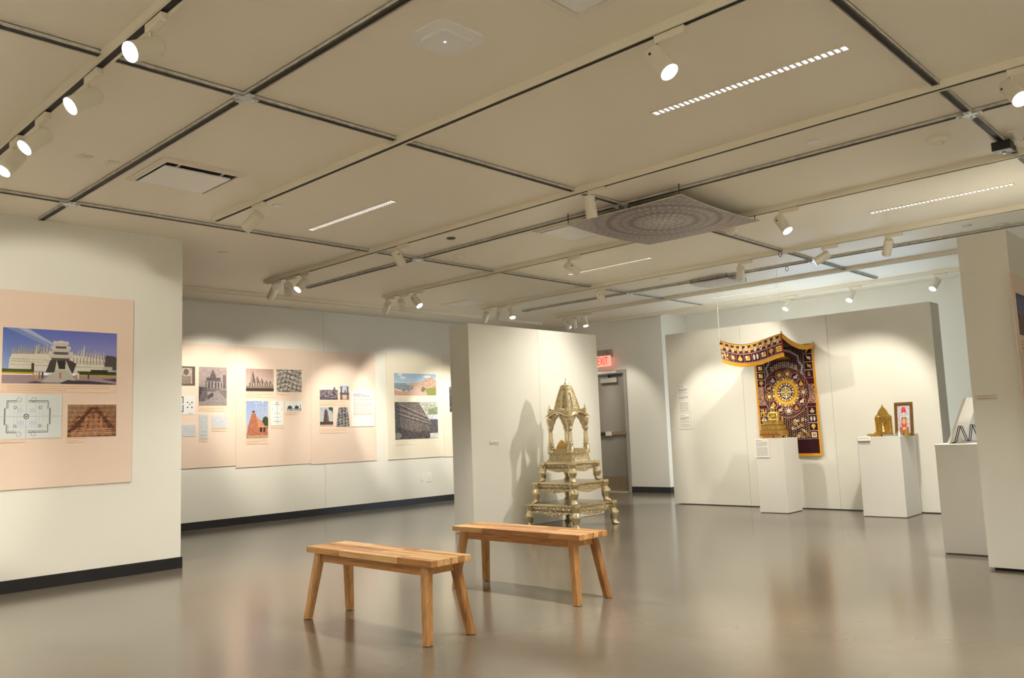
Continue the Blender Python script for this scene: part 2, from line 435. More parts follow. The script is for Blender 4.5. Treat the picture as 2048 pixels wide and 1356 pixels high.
for (x0, x1), y, lab in zip(TRACKX, TY, TLAB): track('x', y, x0, x1, lab)
xt8 = float(on('z', ZT, 600, 602)[0])
track('y', xt8, 3.7, float(on('z', ZT, 1085, 650)[1]), 'cream lighting track running along the photo wall at the back left')

# ------------------------------------------------------------------ spotlights
def aim_dir(piv, L, lens_px, near):
    d = ray(*lens_px); d = d/np.linalg.norm(d); o = np.array([0, 0, HC]); p = np.array(piv)-o
    tc = d@p; q = p-tc*d; dist2 = q@q
    if near:
        a = min(0.86, math.sqrt(dist2)/L); v = -q/math.sqrt(dist2)*a-d*math.sqrt(1-a*a)
    elif dist2 >= L*L: pt = o+tc*d; v = pt-np.array(piv)
    else:
        s = math.sqrt(L*L-dist2); pt = o+(tc-s if near else tc+s)*d; v = pt-np.array(piv)
    return v/np.linalg.norm(v)
def spot(ti, stem_px, lens_px, near, label, power=1.0, aim=None, size=46, blend=0.45, on_=True, group='white track spotlights'):
    y = TY[ti]; x = float(on('y', y, *stem_px)[0])
    t = thing('track_spotlight', label, 'spotlight', (x, y, ZT-0.22), group)
    part(MB().bbox(x-0.02, x+0.15, y-0.017, y+0.017, ZT-0.040, ZT, 0.004), 'adapter', M_TRACK, t)
    piv = np.array([x, y, ZT-0.085])
    part(MB().cyl((x, y, ZT-0.040), tuple(piv), 0.006, n=8).ball(tuple(piv), 0.012, 8), 'stem', M_FIX, t)
    L = 0.175; r = 0.046
    d = aim_dir(piv, L*0.72, lens_px, near) if aim is None else depth_dir2(piv, aim)
    # can hangs from its rear third
    up = np.array([0, 0, 1.0]); side = np.cross(d, up); n = np.linalg.norm(side)
    side = side/n if n > 1e-3 else np.array([1.0, 0, 0]); dn = np.cross(d, side); dn = dn if dn[2] < 0 else -dn
    c0 = piv + dn*(r*0.55)
    a = c0-d*(L*0.26); b = c0+d*(L*0.74)
    can = MB().cyl(a, a+d*0.012, r*0.86, r, 20, True).cyl(a+d*0.012, b, r, r, 20, False).cyl(b, b-d*0.012, r, r*0.86, 20, False)
    part(can, 'can', M_FIX, t)
    part(MB().cyl(b-d*0.013, b-d*0.010, r*0.86, r*0.86, 20, True), 'lens', M_LENS, t, 'glowing lens')
    part(MB().cyl(c0+side*(r+0.002), c0+side*(r+0.006), 0.007, 0.007, 8), 'knob', M_BLACK, t)
    if on_:
        ld = bpy.data.lights.new('spot_beam', 'SPOT'); ld.energy = SPOT_W*power; ld.color = WARM
        ld.spot_size = math.radians(size); ld.spot_blend = blend; ld.shadow_soft_size = 0.035
        lo = bpy.data.objects.new('spot_beam', ld); COL.objects.link(lo); lo.parent = t
        lo.location = tuple(np.array(b+d*0.01)-np.array([x, y, ZT-0.22]))
        lo.rotation_euler = Vector(d).to_track_quat('-Z', 'Y').to_euler()
    return t
def depth_dir2(a, b):
    v = np.array(b, float)-np.array(a, float); return v/np.linalg.norm(v)
def added_spot(ti, x, aim, label, power, size):  # extra spotlights out of view, added to brighten walls and ceiling
    p = np.array([x, TY[ti], ZT]); d = p-np.array([0, 0, HC]); z = d@_F
    px = (1024+FPX*(d@_R)/z, 678-FPX*(d@_U)/z)
    return spot(ti, px, px, True, label, power, aim, size, 0.35)
WL = lambda u, v: on('x', XL, u, v)
WB = lambda u, v: on('x', XB, u, v)
WPt = lambda u, v: on('x', XP, u, v)
WRt = lambda u, v: on('y', YR, u, v)
S = 'white track spotlight '
added_spot(7, -3.6, WL(110, 790), S+'added unseen behind the camera, aimed at the near left wall board', 3.2, 35)
added_spot(7, -4.6, WL(-330, 820), S+'added unseen behind the camera, aimed left of the near left wall board', 1.4, 38)
added_spot(7, -1.2, (-2.4, YS, 1.5), S+'added unseen behind the camera to brighten the wall behind it, left one', 4.2, 70)
added_spot(7, 1.2, (1.4, YS, 1.5), S+'added unseen behind the camera to brighten the wall behind it, right one', 4.2, 70)
added_spot(7, 2.2, (XE, 1.2, 1.5), S+'added unseen behind the camera to brighten the side wall on the right', 3.4, 66)
added_spot(1, 1.6, (XE, 4.2, 1.5), S+'added out of view on the right to brighten the side wall', 3.4, 66)
spot(0, (300, 45), (256, 92), True, S+'nearest the camera, lens glowing left, first on the upper left track', 0.4, None, 60, 1.0)
spot(0, (177, 156), (134, 203), True, S+'second from the top on the upper left track', 0.4, None, 60, 1.0)
spot(0, (78, 248), (37, 291), True, S+'third from the top on the upper left track', 0.4, None, 60, 1.0)
spot(0, (26, 295), (-18, 352), True, S+'fourth on the upper left track, cut off by the left photo edge', 0.4, None, 60, 1.0)
spot(1, (509, 412), (488, 452), False, S+'beside the white ceiling disc, aimed at the back left photo wall', 1.0, None, 40, 0.6, False)
spot(1, (1317, 74), (1345, 135), True, S+'with bright lens near the top centre right', 0.3, None, 60, 1.0)
spot(2, (546.7, 567.7), (542, 597), False, S+'outermost of three at the left end of the third track', 1.7, WB(425, 835), 62, 0.6)
spot(2, (576, 558), (564, 589), False, S+'middle of three at the left end of the third track', 1.5, WB(580, 835), 56, 0.6)
spot(2, (605, 548), (591, 577), True, S+'with lit lens, innermost of three at the third track left end', 0.4, None, 60, 1.0)
spot(2, (797.5, 492.4), (811, 533), False, S+'in front of the far left cross plate, pointing away', 0.35, None, 50)
spot(2, (1181, 388), (1188, 444), False, S+'hanging right in front of the suspended carved-ceiling print', 0.5, None, 50)
spot(2, (2022, 148), (2045.5, 189), True, S+'with dazzling lens at the right photo edge', 0.3, None, 60, 1.0)
spot(3, (774, 596), (765.4, 623), False, S+'outermost of three on the track above the cream photo board', 1.2, WB(690, 845), 50, 0.6)
spot(3, (801.7, 590), (788.8, 613.5), False, S+'middle of three on the track above the cream photo board', 1.8, WB(822, 835), 48, 0.45)
spot(3, (831.6, 583.8), (842, 609.7), True, S+'with lit lens, innermost of three above the cream photo board', 0.4, None, 60, 1.0)
spot(3, (1139.4, 516), (1156, 548), False, S+'just left of the suspended print, covering part of the strip light', 1.1, WRt(1575, 820), 44, 0.7)
spot(3, (1563.5, 426), (1583, 462.6), True, S+'to the right of the suspended print, lens edge lit', 0.3, None, 60, 1.0)
spot(4, (971, 619.7), (963, 643), False, S+'outermost of three above the centre partition left end', 1.6, WB(900, 860), 54, 0.6)
spot(4, (997.5, 615), (985, 634), False, S+'middle of three above the centre partition left end', 1.0, WB(940, 850), 40)
spot(4, (1023.3, 610), (1026, 633.4), True, S+'with round glowing lens, innermost of three above the centre partition', 0.4, None, 60, 1.0)
spot(4, (1199, 578), (1208.5, 601), False, S+'aimed away, above the gap beside the exit sign', 1.2, WRt(1480, 900), 50, 0.5)
spot(4, (1479.8, 526.7), (1480, 552), False, S+'tilted, directly above the red embroidered hanging', 0.7, None, 60, 0.5)
spot(4, (1647, 494), (1642.8, 533), False, S+'in front of a cross plate, aimed left towards the silver shrine', 1.6, WPt(1060, 870), 52, 0.7)
spot(4, (1774, 473.4), (1774, 512.5), False, S+'hanging straight down near the right foreground partition', 1.45, WRt(1700, 910), 62, 0.5)
spot(5, (1132, 640), (1125.6, 657), False, S+'small distant, first of three over the exit corner', 0.5, (-8.6, YD, 1.4), 50, 0.6)
spot(5, (1148, 635), (1148.6, 647), False, S+'small distant, second of three over the exit corner', 0.5, (-9.6, YD, 1.4), 50, 0.6)
spot(5, (1170, 627.5), (1171, 635), True, S+'small distant, third of three over the exit corner', 0.2, (-7.6, 10.2, 0.0), 50, 0.6)
spot(6, (1574.5, 594.7), (1568.7, 616), True, S+'with bright lens above the red hanging canopy', 0.6, None, 55)
spot(6, (1701, 577.6), (1696.4, 598.3), True, S+'with bright lens above the right partition centre', 0.6, None, 55)
spot(6, (1869.8, 552.3), (1862.6, 575.2), True, S+'with bright lens above the right partition right end', 0.6, None, 55)

# ------------------------------------------------------------------ recessed linear louvre lights
def linear(p0, p1, label, power=1.0):
    a = on('z', ZC, *p0); b = on('z', ZC, *p1); return linear_at((a[1]+b[1])/2, a[0], b[0], label, power)
def linear_at(y, x0, x1, label, power=1.0):
    w = 0.026
    t = thing('linear_louver_light', label, 'light', ((x0+x1)/2, y, ZC-0.006), 'recessed linear ceiling lights')
    part(MB().box(x0-0.012, x1+0.012, y-w-0.010, y-w, ZC-0.006, ZC).box(x0-0.012, x1+0.012, y+w, y+w+0.010, ZC-0.006, ZC)
         .box(x0-0.012, x0, y-w, y+w, ZC-0.006, ZC).box(x1, x1+0.012, y-w, y+w, ZC-0.006, ZC), 'trim', M_FIX, t)
    part(MB().box(x0, x1, y-w, y+w, ZC-0.0012, ZC-0.0002), 'lamp_panel', M_LIN, t, 'glowing lamp strip')
    n = 34; st = (x1-x0)/n
    q = part(MB().add([(x0+st-0.007, y-w, ZC-0.0014), (x0+st+0.007, y-w, ZC-0.0014), (x0+st+0.004, y-w, ZC-0.007), (x0+st-0.004, y-w, ZC-0.007),
                       (x0+st-0.007, y+w, ZC-0.0014), (x0+st+0.007, y+w, ZC-0.0014), (x0+st+0.004, y+w, ZC-0.007), (x0+st-0.004, y+w, ZC-0.007)],
                      [(0, 1, 2, 3), (4, 7, 6, 5), (0, 4, 5, 1), (1, 5, 6, 2), (2, 6, 7, 3), (3, 7, 4, 0)]), 'louver_blade', M_LOUV, t)
    for k in range(1, n-1): share(q, t, st*k)
    ld = bpy.data.lights.new('strip_glow', 'AREA'); ld.shape = 'RECTANGLE'; ld.size = x1-x0; ld.size_y = 0.05
    ld.energy = LINEAR_W*power; ld.color = (1, 0.955, 0.85); ld.spread = math.radians(112)
    lo = bpy.data.objects.new('strip_glow', ld); COL.objects.link(lo); lo.parent = t; lo.location = (0, 0, -0.006)
linear((1305, 225), (1697, 96), 'glowing louvred strip light nearest the camera, upper right')
linear((620, 459), (788, 402), 'glowing louvred strip light on the left, beside the white ceiling disc')
linear((1135, 548), (1303, 516), 'glowing louvred strip light behind and below the suspended print', 0.4)
linear((1741, 425), (2026, 368), 'glowing louvred strip light above the right foreground partition')
linear((1425, 595), (1570, 574), 'glowing louvred strip light farthest back, above the red hanging')
linear_at(0.45, -2.75, -1.53, 'unseen louvred strip light added above the camera')  # from here on unseen strips, added for more ambient light
linear_at(0.45, -6.45, -5.23, 'unseen louvred strip light added by the near left wall')
linear_at(4.21, 0.95, 2.17, 'unseen louvred strip light added far right, over the benches side')
linear_at(0.45, 0.95, 2.17, 'unseen louvred strip light added right behind the camera')
linear_at(7.93, 0.95, 2.17, 'unseen louvred strip light added right of the right foreground partition')

# ------------------------------------------------------------------ air vents, access point, detectors
def vent(x0, x1, y0, y1, label, drop=True):
    t = thing('ceiling_air_vent', label, 'air vent', ((x0+x1)/2, (y0+y1)/2, ZC-0.02), 'square ceiling air vents')
    f = 0.045
    fr = MB()
    for k, (o, z0, z1) in enumerate(((0, ZC-0.010, ZC), (0.022, ZC-0.018, ZC-0.010))):
        g = f-0.022*(1-k)
        a0, a1, b0, b1 = x0+o, x1-o, y0+o, y1-o
        w = 0.024
        fr.box(a0, a1, b0, b0+w, z0, z1).box(a0, a1, b1-w, b1, z0, z1).box(a0, a0+w, b0+w, b1-w, z0, z1).box(a1-w, a1, b0+w, b1-w, z0, z1)
    part(fr, 'frame', M_FIX, t)
    part(MB().box(x0+f, x1-f, y0+f, y1-f, ZC-0.003, ZC), 'duct_opening', M_SLOT, t)
    if drop:
        g = 0.075
        part(MB().bbox(x0+g-0.02, x1-g-0.05, y0+g-0.01, y1-g+0.01, ZC-0.022, ZC-0.010, 0.003), 'deflector_plate', M_WHITEP, t)
        s0 = part(MB().box(x0+f, x1-f, y0+0.14, y0+0.155, ZC-0.012, ZC-0.004), 'support_bar', M_STEEL, t); share(s0, t, 0, (y1-y0)-0.295)
    else:
        part(MB().bbox(x0+f+0.004, x1-f-0.004, y0+f+0.004, y1-f-0.004, ZC-0.016, ZC-0.006, 0.003), 'deflector_plate', M_WHITEP, t)
k = 0.9333
vent(-6.46*k, -5.78*k, 2.51*k, 3.17*k, 'large square air vent with white deflector plate, upper left')
vent(-5.65*k, -4.97*k, 6.33*k, 7.02*k, 'square air vent partly hidden by the suspended carved-ceiling print')
vent(-2.47*k, -1.79*k, 2.49*k, 3.17*k, 'square air vent cut off by the top photo edge', False)
vent(-9.86*k, -9.20*k, 8.75*k, 9.30*k, 'faint flush square air vent on the far left ceiling', False)
# wireless access point: rounded square plate + raised cover + led
def rsq(x0, x1, y0, y1, r, n=6):
    pts = []
    for cx, cy, a in ((x1-r, y1-r, 0), (x0+r, y1-r, 90), (x0+r, y0+r, 180), (x1-r, y0+r, 270)):
        for i in range(n+1):
            q = math.radians(a+90*i/n); pts.append((cx+r*math.cos(q), cy+r*math.sin(q)))
    return pts
ax0, ax1, ay0, ay1 = -3.224*k, -2.912*k, 2.649*k, 2.991*k
t = thing('wireless_access_point', 'rounded white ceiling unit with a small blue light', 'access point', ((ax0+ax1)/2, (ay0+ay1)/2, ZC-0.03))
part(MB().prism(rsq(ax0, ax1, ay0, ay1, 0.07), 'z', ZC-0.012, ZC), 'mounting_plate', M_WHITEP, t)
part(MB().prism(rsq(ax0+0.055, ax1-0.055, ay0+0.055, ay1-0.055, 0.03), 'z', ZC-0.03, ZC-0.012), 'cover', M_WHITEP, t)
lp = on('z', ZC-0.03, 890, 84)
part(MB().cyl((lp[0], lp[1], ZC-0.0315), (lp[0], lp[1], ZC-0.030), 0.005, n=10), 'status_light', M_LED, t, 'blue light')
def disc(u, v, r, h, m, label, cat, bead=False):
    p = on('z', ZC, u, v)
    if not bead:
        mb = MB().rings([((p[0], p[1], ZC), r), ((p[0], p[1], ZC-h*0.6), r), ((p[0], p[1], ZC-h), r*0.86)], 24)
        return solo(mb, 'ceiling_disc', m, label, cat, 'small round ceiling covers')
    t = thing('smoke_detector', label, cat, (p[0], p[1], ZC-h-0.02), 'smoke detectors')
    part(MB().rings([((p[0], p[1], ZC), r), ((p[0], p[1], ZC-h*0.5), r), ((p[0], p[1], ZC-h), r*0.75)], 24), 'base', M_FIX, t)
    part(MB().rings([((p[0], p[1], ZC-h), r*0.45), ((p[0], p[1], ZC-h-0.02), r*0.36)], 16), 'sensor', M_FIX, t)
    g = part(MB().box(p[0]+r*0.5, p[0]+r*0.62, p[1]-r*0.14, p[1]+r*0.14, ZC-h*0.99, ZC-h*0.7), 'grille_slot', M_DARKGREY, t); share(g, t, -r*1.12)
disc(554.5, 410, 0.042, 0.012, M_WHITEP, 'white round ceiling cover beside the left strip light', 'ceiling cover')
disc(1625.5, 283.5, 0.042, 0.012, M_WHITEP, 'white round ceiling cover in the upper right', 'ceiling cover')
disc(902, 476, 0.045, 0.010, M_DARKGREY, 'dark round ceiling cover left of the suspended print', 'ceiling cover')
disc(977, 554.5, 0.05, 0.010, M_FIX, 'pale round ceiling cover below the track left of centre', 'ceiling cover')
disc(1933.5, 451, 0.045, 0.012, M_STEEL, 'grey round ceiling cover above the right foreground partition', 'ceiling cover')
disc(1054, 622, 0.05, 0.012, M_STEEL, 'small grey round cover beside the far strut end', 'ceiling cover')
disc(1327, 558, 0.05, 0.010, M_FIX, 'small round cover between the two far tracks', 'ceiling cover')
disc(447, 505, 0.05, 0.008, M_FIX, 'faint pale round cover on the far left ceiling', 'ceiling cover')
disc(917.5, 512, 0.065, 0.035, M_FIX, 'white smoke detector above the centre, left of the suspended print', 'smoke detector', True)
disc(1877, 276, 0.075, 0.035, M_FIX, 'white smoke detector in the upper right, near the black clamp box', 'smoke detector', True)
disc(1462, 459, 0.065, 0.035, M_FIX, 'white smoke detector at the right corner of the suspended print', 'smoke detector', True)
for (u, v), lab in (((170.5, 313.5), 'small square speaker grille, the left one of the pair by the strut'), ((223, 325), 'small square speaker grille, the right one of the pair by the strut'),
                    ((2006, 448), 'small slim ceiling plate above the right foreground partition')):
    p = on('z', ZC, u, v); t = thing('ceiling_sensor', lab, 'sensor', (p[0], p[1], ZC-0.014), 'small square ceiling plates')
    part(MB().bbox(p[0]-0.04, p[0]+0.04, p[1]-0.04, p[1]+0.04, ZC-0.008, ZC, 0.002), 'plate', M_FIX, t)
    part(MB().bbox(p[0]-0.022, p[0]+0.022, p[1]-0.022, p[1]+0.022, ZC-0.014, ZC-0.008, 0.002), 'boss', M_FIX, t)

# black clamp box on the right strut
p = on('z', ZS, 1999, 290); bx_ = SB[0]; by = float(p[1])
t = thing('strut_clamp', 'black metal clamp box on the strut in the upper right corner', 'clamp', (bx_, by, ZS-0.07))
part(MB().bbox(bx_-0.06, bx_+0.06, by-0.10, by+0.01, ZS-0.065, ZS, 0.003), 'clamp_body', M_BLACK, t)
part(MB().bbox(bx_-0.05, bx_+0.05, by+0.01, by+0.12, ZS-0.035, ZS, 0.003), 'clamp_foot', M_BLACK, t)
b0 = part(MB().cyl((bx_, by-0.02, ZS-0.076), (bx_, by-0.02, ZS-0.065), 0.012, n=6, smooth=False), 'bolt', M_ZINC, t); share(b0, t, 0, 0.09, 0.03)
p2 = on('z', ZC-0.02, 2026, 268)
t = thing('ceiling_hook', 'white bent wire hook beside the black clamp box', 'hook', (p2[0], p2[1], ZC-0.06))
part(MB().box(p2[0]-0.03, p2[0]+0.03, p2[1]-0.012, p2[1]+0.012, ZC-0.006, ZC), 'plate', M_FIX, t)
part(MB().tube([(p2[0], p2[1], ZC-0.006), (p2[0]+0.01, p2[1]+0.05, ZC-0.05), (p2[0]+0.03, p2[1]+0.12, ZC-0.055), (p2[0]+0.04, p2[1]+0.14, ZC-0.02)], 0.006, 6), 'wire', M_FIX, t)
# small ring hooks hanging from struts and tracks
for (x, y), lab in (((on('z', ZS, 1580, 534)[0], SA[2]), 'small wire ring hanging from the far strut above the red hanging'), ((SB[1], TY[4]-0.06), 'small wire ring where strut meets the track, right of centre')):
    pts = [(x+0.018*math.cos(a), y, ZS-0.035+0.03*math.sin(a)) for a in np.linspace(0, 2*math.pi, 13)]
    solo(MB().tube(pts, 0.0035, 5), 'ring_hook', M_BLACK, lab, 'hook', 'small ring hooks')

# ------------------------------------------------------------------ printed matter: ink colours computed on a grid, carried as a colour attribute
class Ink:
    def __init__(s, nx, ny, base=(255, 255, 255)):
        s.nx, s.ny = nx, ny
        s.a = np.zeros((ny, nx, 3))+np.array(base, float)
        s.X, s.Y = np.meshgrid((np.arange(nx)+0.5)/nx, (np.arange(ny)+0.5)/ny)
    def put(s, m, c, al=1.0):
        s.a[m] = s.a[m]*(1-al)+np.array(c, float)*al; return s
    def grad(s, y0, y1, c0, c1):
        m = (s.Y >= y0) & (s.Y < y1); t = ((s.Y-y0)/(y1-y0))[..., None]
        g = np.array(c0)*(1-t)+np.array(c1)*t; s.a[m] = g[m]; return s
    def mask(s, p):
        m = np.zeros((s.ny, s.nx), bool); n = len(p)
        for i in range(n):
            x0, y0 = p[i]; x1, y1 = p[(i+1) % n]
            if y0 == y1: continue
            c = ((s.Y >= min(y0, y1)) & (s.Y < max(y0, y1))) & (s.X < x0+(s.Y-y0)*(x1-x0)/(y1-y0)); m ^= c
        return m
    def poly(s, p, c, al=1.0): return s.put(s.mask(p), c, al)
    def rect(s, x0, y0, x1, y1, c, al=1.0): return s.put((s.X >= x0) & (s.X < x1) & (s.Y >= y0) & (s.Y < y1), c, al)
    def ell(s, cx, cy, rx, ry, c, al=1.0, ring=None):
        r = ((s.X-cx)/rx)**2+((s.Y-cy)/ry)**2
        m = r <= 1
        if ring: m &= r >= ring*ring
        return s.put(m, c, al)
    def line(s, x0, y0, x1, y1, w, c, al=1.0, asp=1.0):
        dx, dy = x1-x0, (y1-y0)*asp; L2 = dx*dx+dy*dy+1e-12
        t = np.clip(((s.X-x0)*dx+(s.Y-y0)*asp*dy)/L2, 0, 1)
        d = np.hypot(s.X-x0-t*dx, (s.Y-y0)*asp-t*dy)
        return s.put(d <= w/2, c, al)
    def noise(s, amp, cell=1, m=None, mono=True):
        h, w = s.ny//cell+2, s.nx//cell+2
        g = RNG.uniform(-1, 1, (h, w, 1 if mono else 3)).repeat(cell, 0).repeat(cell, 1)[:s.ny, :s.nx]*amp
        if m is None: s.a += g
        else: s.a[m] += np.broadcast_to(g, s.a.shape)[m]
        return s
    def spires(s, xs, y, h, w, c, d=None):
        for x, hh in zip(xs, h):
            s.poly([(x-w, y), (x-w*0.8, y-hh*0.4), (x-w*0.25, y-hh*0.85), (x, y-hh), (x+w*0.25, y-hh*0.85), (x+w*0.8, y-hh*0.4), (x+w, y)], c)
            if d: s.poly([(x+w*0.15, y), (x, y-hh), (x+w*0.8, y-hh*0.4), (x+w, y)], d)
        return s
    def mono(s, c0, c1):
        g = np.clip(s.a.mean(2, keepdims=True)/255, 0, 1); s.a = np.array(c0)*(1-g)+np.array(c1)*g; return s

def sheet(name, ink, P, N, th, label, cat, group=None, m=None, edge=(235, 230, 220), parent=None):
    """thin board: P(i,j) front grid points (nx+1 by ny+1, j downwards), extruded backwards by th along -N"""
    nx, ny = ink.nx, ink.ny
    V = np.array([[P(i/nx, j/ny) for i in range(nx+1)] for j in range(ny+1)]).reshape(-1, 3)
    idx = np.arange((nx+1)*(ny+1)).reshape(ny+1, nx+1)
    q = np.stack([idx[:-1, :-1], idx[1:, :-1], idx[1:, 1:], idx[:-1, 1:]], -1).reshape(-1, 4)
    ring = list(idx[0, :])+list(idx[1:, -1])+list(idx[-1, -2::-1])+list(idx[-2:0:-1, 0])
    nb = len(V); N = np.array(N, float); k = len(ring)
    if parent:      # curved cloth or panel: the back follows the front
        allv = np.vstack([V, V-N*th]); faces = q.tolist()+(q[:, ::-1]+nb).tolist()+[[ring[a], ring[(a+1) % k], nb+ring[(a+1) % k], nb+ring[a]] for a in range(k)]
    else:
        allv = np.vstack([V, V[ring]-N*th]); faces = q.tolist()+[[ring[a], ring[(a+1) % k], nb+(a+1) % k, nb+a] for a in range(k)]+[[nb+a for a in range(k)]]
    org = ORG[parent.name] if parent else ((allv[:, 0].min()+allv[:, 0].max())/2, (allv[:, 1].min()+allv[:, 1].max())/2, allv[:, 2].min())
    me = bpy.data.meshes.new(name); me.from_pydata((allv-np.array(org)).tolist(), [], faces)
    at = me.color_attributes.new('ink', 'FLOAT_COLOR', 'CORNER')
    c = np.ones((len(me.loops), 4)); c[:, :3] = lin(np.array(edge))
    c[:nx*ny*4, :3] = lin(np.clip(ink.a, 0, 255)).reshape(-1, 3).repeat(4, 0)
    at.data.foreach_set('color', c.ravel())
    me.materials.append(m or M_PRINT); me.update()
    o = bpy.data.objects.new(name, me); COL.objects.link(o); ORG[o.name] = org
    if parent: o.parent = parent
    else:
        o.location = org; tag(o, label, cat, group)
    return o

def plane_rect(ax, val, u0, v0, u1, v1):
    """metres rectangle on wall from the pixel box: returns (h0, h1, z0, z1)"""
    um, vm = (u0+u1)/2, (v0+v1)/2
    h = 1 if ax == 'x' else 0
    return float(on(ax, val, u0, vm)[h]), float(on(ax, val, u1, vm)[h]), float(on(ax, val, um, v1)[2]), float(on(ax, val, um, v0)[2])
def hang(name, wall, box, ink, label, cat, group=None, th=0.006, off=0.0, edge=(235, 230, 220)):
    ax, val, sgn = wall
    h0, h1, z0, z1 = plane_rect(ax, val, *box)
    f = val+sgn*(th+off)
    if ax == 'x': return sheet(name, ink, lambda i, j: (f, h0+(h1-h0)*i, z1-(z1-z0)*j), (sgn, 0, 0), th, label, cat, group, edge=edge)
    return sheet(name, ink, lambda i, j: (h0+(h1-h0)*i, f, z1-(z1-z0)*j), (0, sgn, 0), th, label, cat, group, edge=edge)
def board(name, wall, box, m, label, th=0.010, off=0.002, group=None):
    ax, val, sgn = wall
    h0, h1, z0, z1 = plane_rect(ax, val, *box); a, b = val+sgn*off, val+sgn*(off+th)
    mb = MB().box(a, b, h0, h1, z0, z1) if ax == 'x' else MB().box(h0, h1, a, b, z0, z1)
    return solo(mb, name, m, label, 'display board', group)
WLEFT = ('x', XL, 1); WBACK = ('x', XB, 1); WCEN = ('x', XP, 1); WRIGHT = ('y', YR, -1); WCOL = ('x', XC1, 1); WCOLF = ('y', YC, -1)
def res(box, s=1.15): return max(8, int(abs(box[2]-box[0])*s)), max(6, int(abs(box[3]-box[1])*s))

def caption_ink(nx, ny, base=(236, 206, 180), lines=3, col=(190, 160, 138)):
    k = Ink(nx, ny, base)
    for i in range(lines):
        y = 0.18+0.66*i/max(1, lines-0.5); k.rect(0.04, y, 0.94 if i < lines-1 else 0.55, y+0.5/max(lines, 2)*0.55, col, 0.8)
    return k.noise(3)
def text_ink(nx, ny, base=(236, 234, 228), title=0, paras=((0.3, 0.9),), col=(176, 172, 166), tcol=(110, 106, 102)):
    k = Ink(nx, ny, base)
    for i in range(title):
        y = 0.07+0.05*i; w = (0.42, 0.70)[i % 2]
        x = 0.10
        while x < 0.1+w-0.02:
            l = RNG.uniform(0.03, 0.12); k.rect(x, y, min(x+l, 0.1+w), y+0.026, tcol, 0.9); x += l+0.02
    for y0, y1 in paras:
        y = y0
        while y < y1:
            x = 0.10; e = 0.9 if y+0.03 < y1 else 0.6
            while x < e:
                l = RNG.uniform(0.05, 0.16); k.rect(x, y, min(x+l, e), y+0.016, col, 0.85); x += l+0.012
            y += 0.027
    return k.noise(2)
def ink_main_temple(nx, ny):
    k = Ink(nx, ny); asp = ny/nx
    k.grad(0, 0.8, (84, 108, 192), (150, 172, 214))
    k.a[..., :] += (k.X[..., None]*np.array([26, 4, 4]))
    k.poly([(0.02, 0.0), (0.22, 0.0), (0.46, 0.30), (0.40, 0.33)], (150, 168, 206), 0.55)
    k.poly([(0.12, 0.0), (0.20, 0.0), (0.45, 0.28), (0.43, 0.29)], (196, 206, 222), 0.6)
    k.poly([(0.86, 0.52), (0.91, 0.44), (0.97, 0.45), (1.0, 0.47), (1, 0.72), (0.86, 0.72)], (84, 76, 76))
    xs = np.arange(0.09, 0.30, 0.022); k.spires(xs, 0.52, 0.16+0.06*RNG.rand(len(xs)), 0.014, (176, 172, 172), (140, 132, 134))
    xs = np.arange(0.30, 0.46, 0.024); k.spires(xs, 0.52, 0.20+0.08*RNG.rand(len(xs)), 0.015, (196, 188, 182), (146, 138, 138))
    xs = np.arange(0.57, 0.90, 0.026); k.spires(xs, 0.58, 0.20+0.06*RNG.rand(len(xs)), 0.015, (206, 200, 196), (150, 142, 142))
    k.spires([0.285, 0.70], 0.5, [0.22, 0.26], 0.018, (206, 198, 190), (150, 140, 136))
    for x in np.arange(0.08, 0.9, 0.03): k.line(x, 0.26+0.1*abs(x-0.5), x, 0.42, 0.003, (150, 146, 150))
    k.poly([(0.06, 0.56), (0.08, 0.47), (0.45, 0.45), (0.56, 0.45), (0.88, 0.52), (0.89, 0.72), (0.86, 0.80), (0.05, 0.76)], (220, 214, 202))
    for y in (0.56, 0.60, 0.66): k.line(0.07, y, 0.88, y+0.02, 0.006, (176, 168, 156), 0.8, asp)
    for x in np.arange(0.6, 0.88, 0.03): k.rect(x, 0.5, x+0.008, 0.62, (120, 110, 104), 0.8)
    k.noise(12, 1, k.Y > 0.3)
    # gate tower
    k.poly([(0.36, 0.80), (0.40, 0.56), (0.58, 0.56), (0.63, 0.62), (0.60, 0.8)], (70, 62, 62))
    for w, y0, y1 in ((0.10, 0.45, 0.52), (0.075, 0.34, 0.41), (0.055, 0.25, 0.30)):
        k.rect(0.49-w, y0, 0.49+w, y1, (198, 192, 182)); k.rect(0.49-w*0.8, y1, 0.49+w*0.8, y1+0.045, (92, 84, 84))
        k.ell(0.49-w*0.9, y0-0.01, 0.02, 0.04, (206, 200, 192)); k.ell(0.49+w*0.9, y0-0.01, 0.02, 0.04, (206, 200, 192))
    k.ell(0.49, 0.245, 0.045, 0.05, (212, 206, 196)); k.rect(0.44, 0.245, 0.54, 0.28, (196, 190, 180))
    k.rect(0.455, 0.57, 0.53, 0.72, (52, 46, 44))
    k.poly([(0.43, 0.9), (0.455, 0.56), (0.475, 0.72), (0.53, 0.72), (0.535, 0.56), (0.56, 0.68), (0.63, 0.96), (0.33, 0.96), (0.40, 0.8)], (200, 198, 188))
    k.poly([(0.33, 0.965), (0.45, 0.75), (0.55, 0.75), (0.64, 0.965)], (190, 188, 180))
    for i in range(9): k.line(0.45-0.012*i, 0.75+0.023*i, 0.53+0.01*i, 0.75+0.023*i, 0.004, (166, 162, 156), 0.6, asp)
    k.rect(0.24, 0.63, 0.265, 0.8, (70, 62, 58)); k.rect(0.87, 0.66, 0.96, 0.80, (190, 184, 174))
    k.rect(0.0, 0.74, 0.25, 0.80, (76, 88, 40)); k.rect(0.64, 0.76, 1.0, 0.82, (60, 66, 40)); k.rect(0.76, 0.72, 0.92, 0.80, (48, 52, 36))
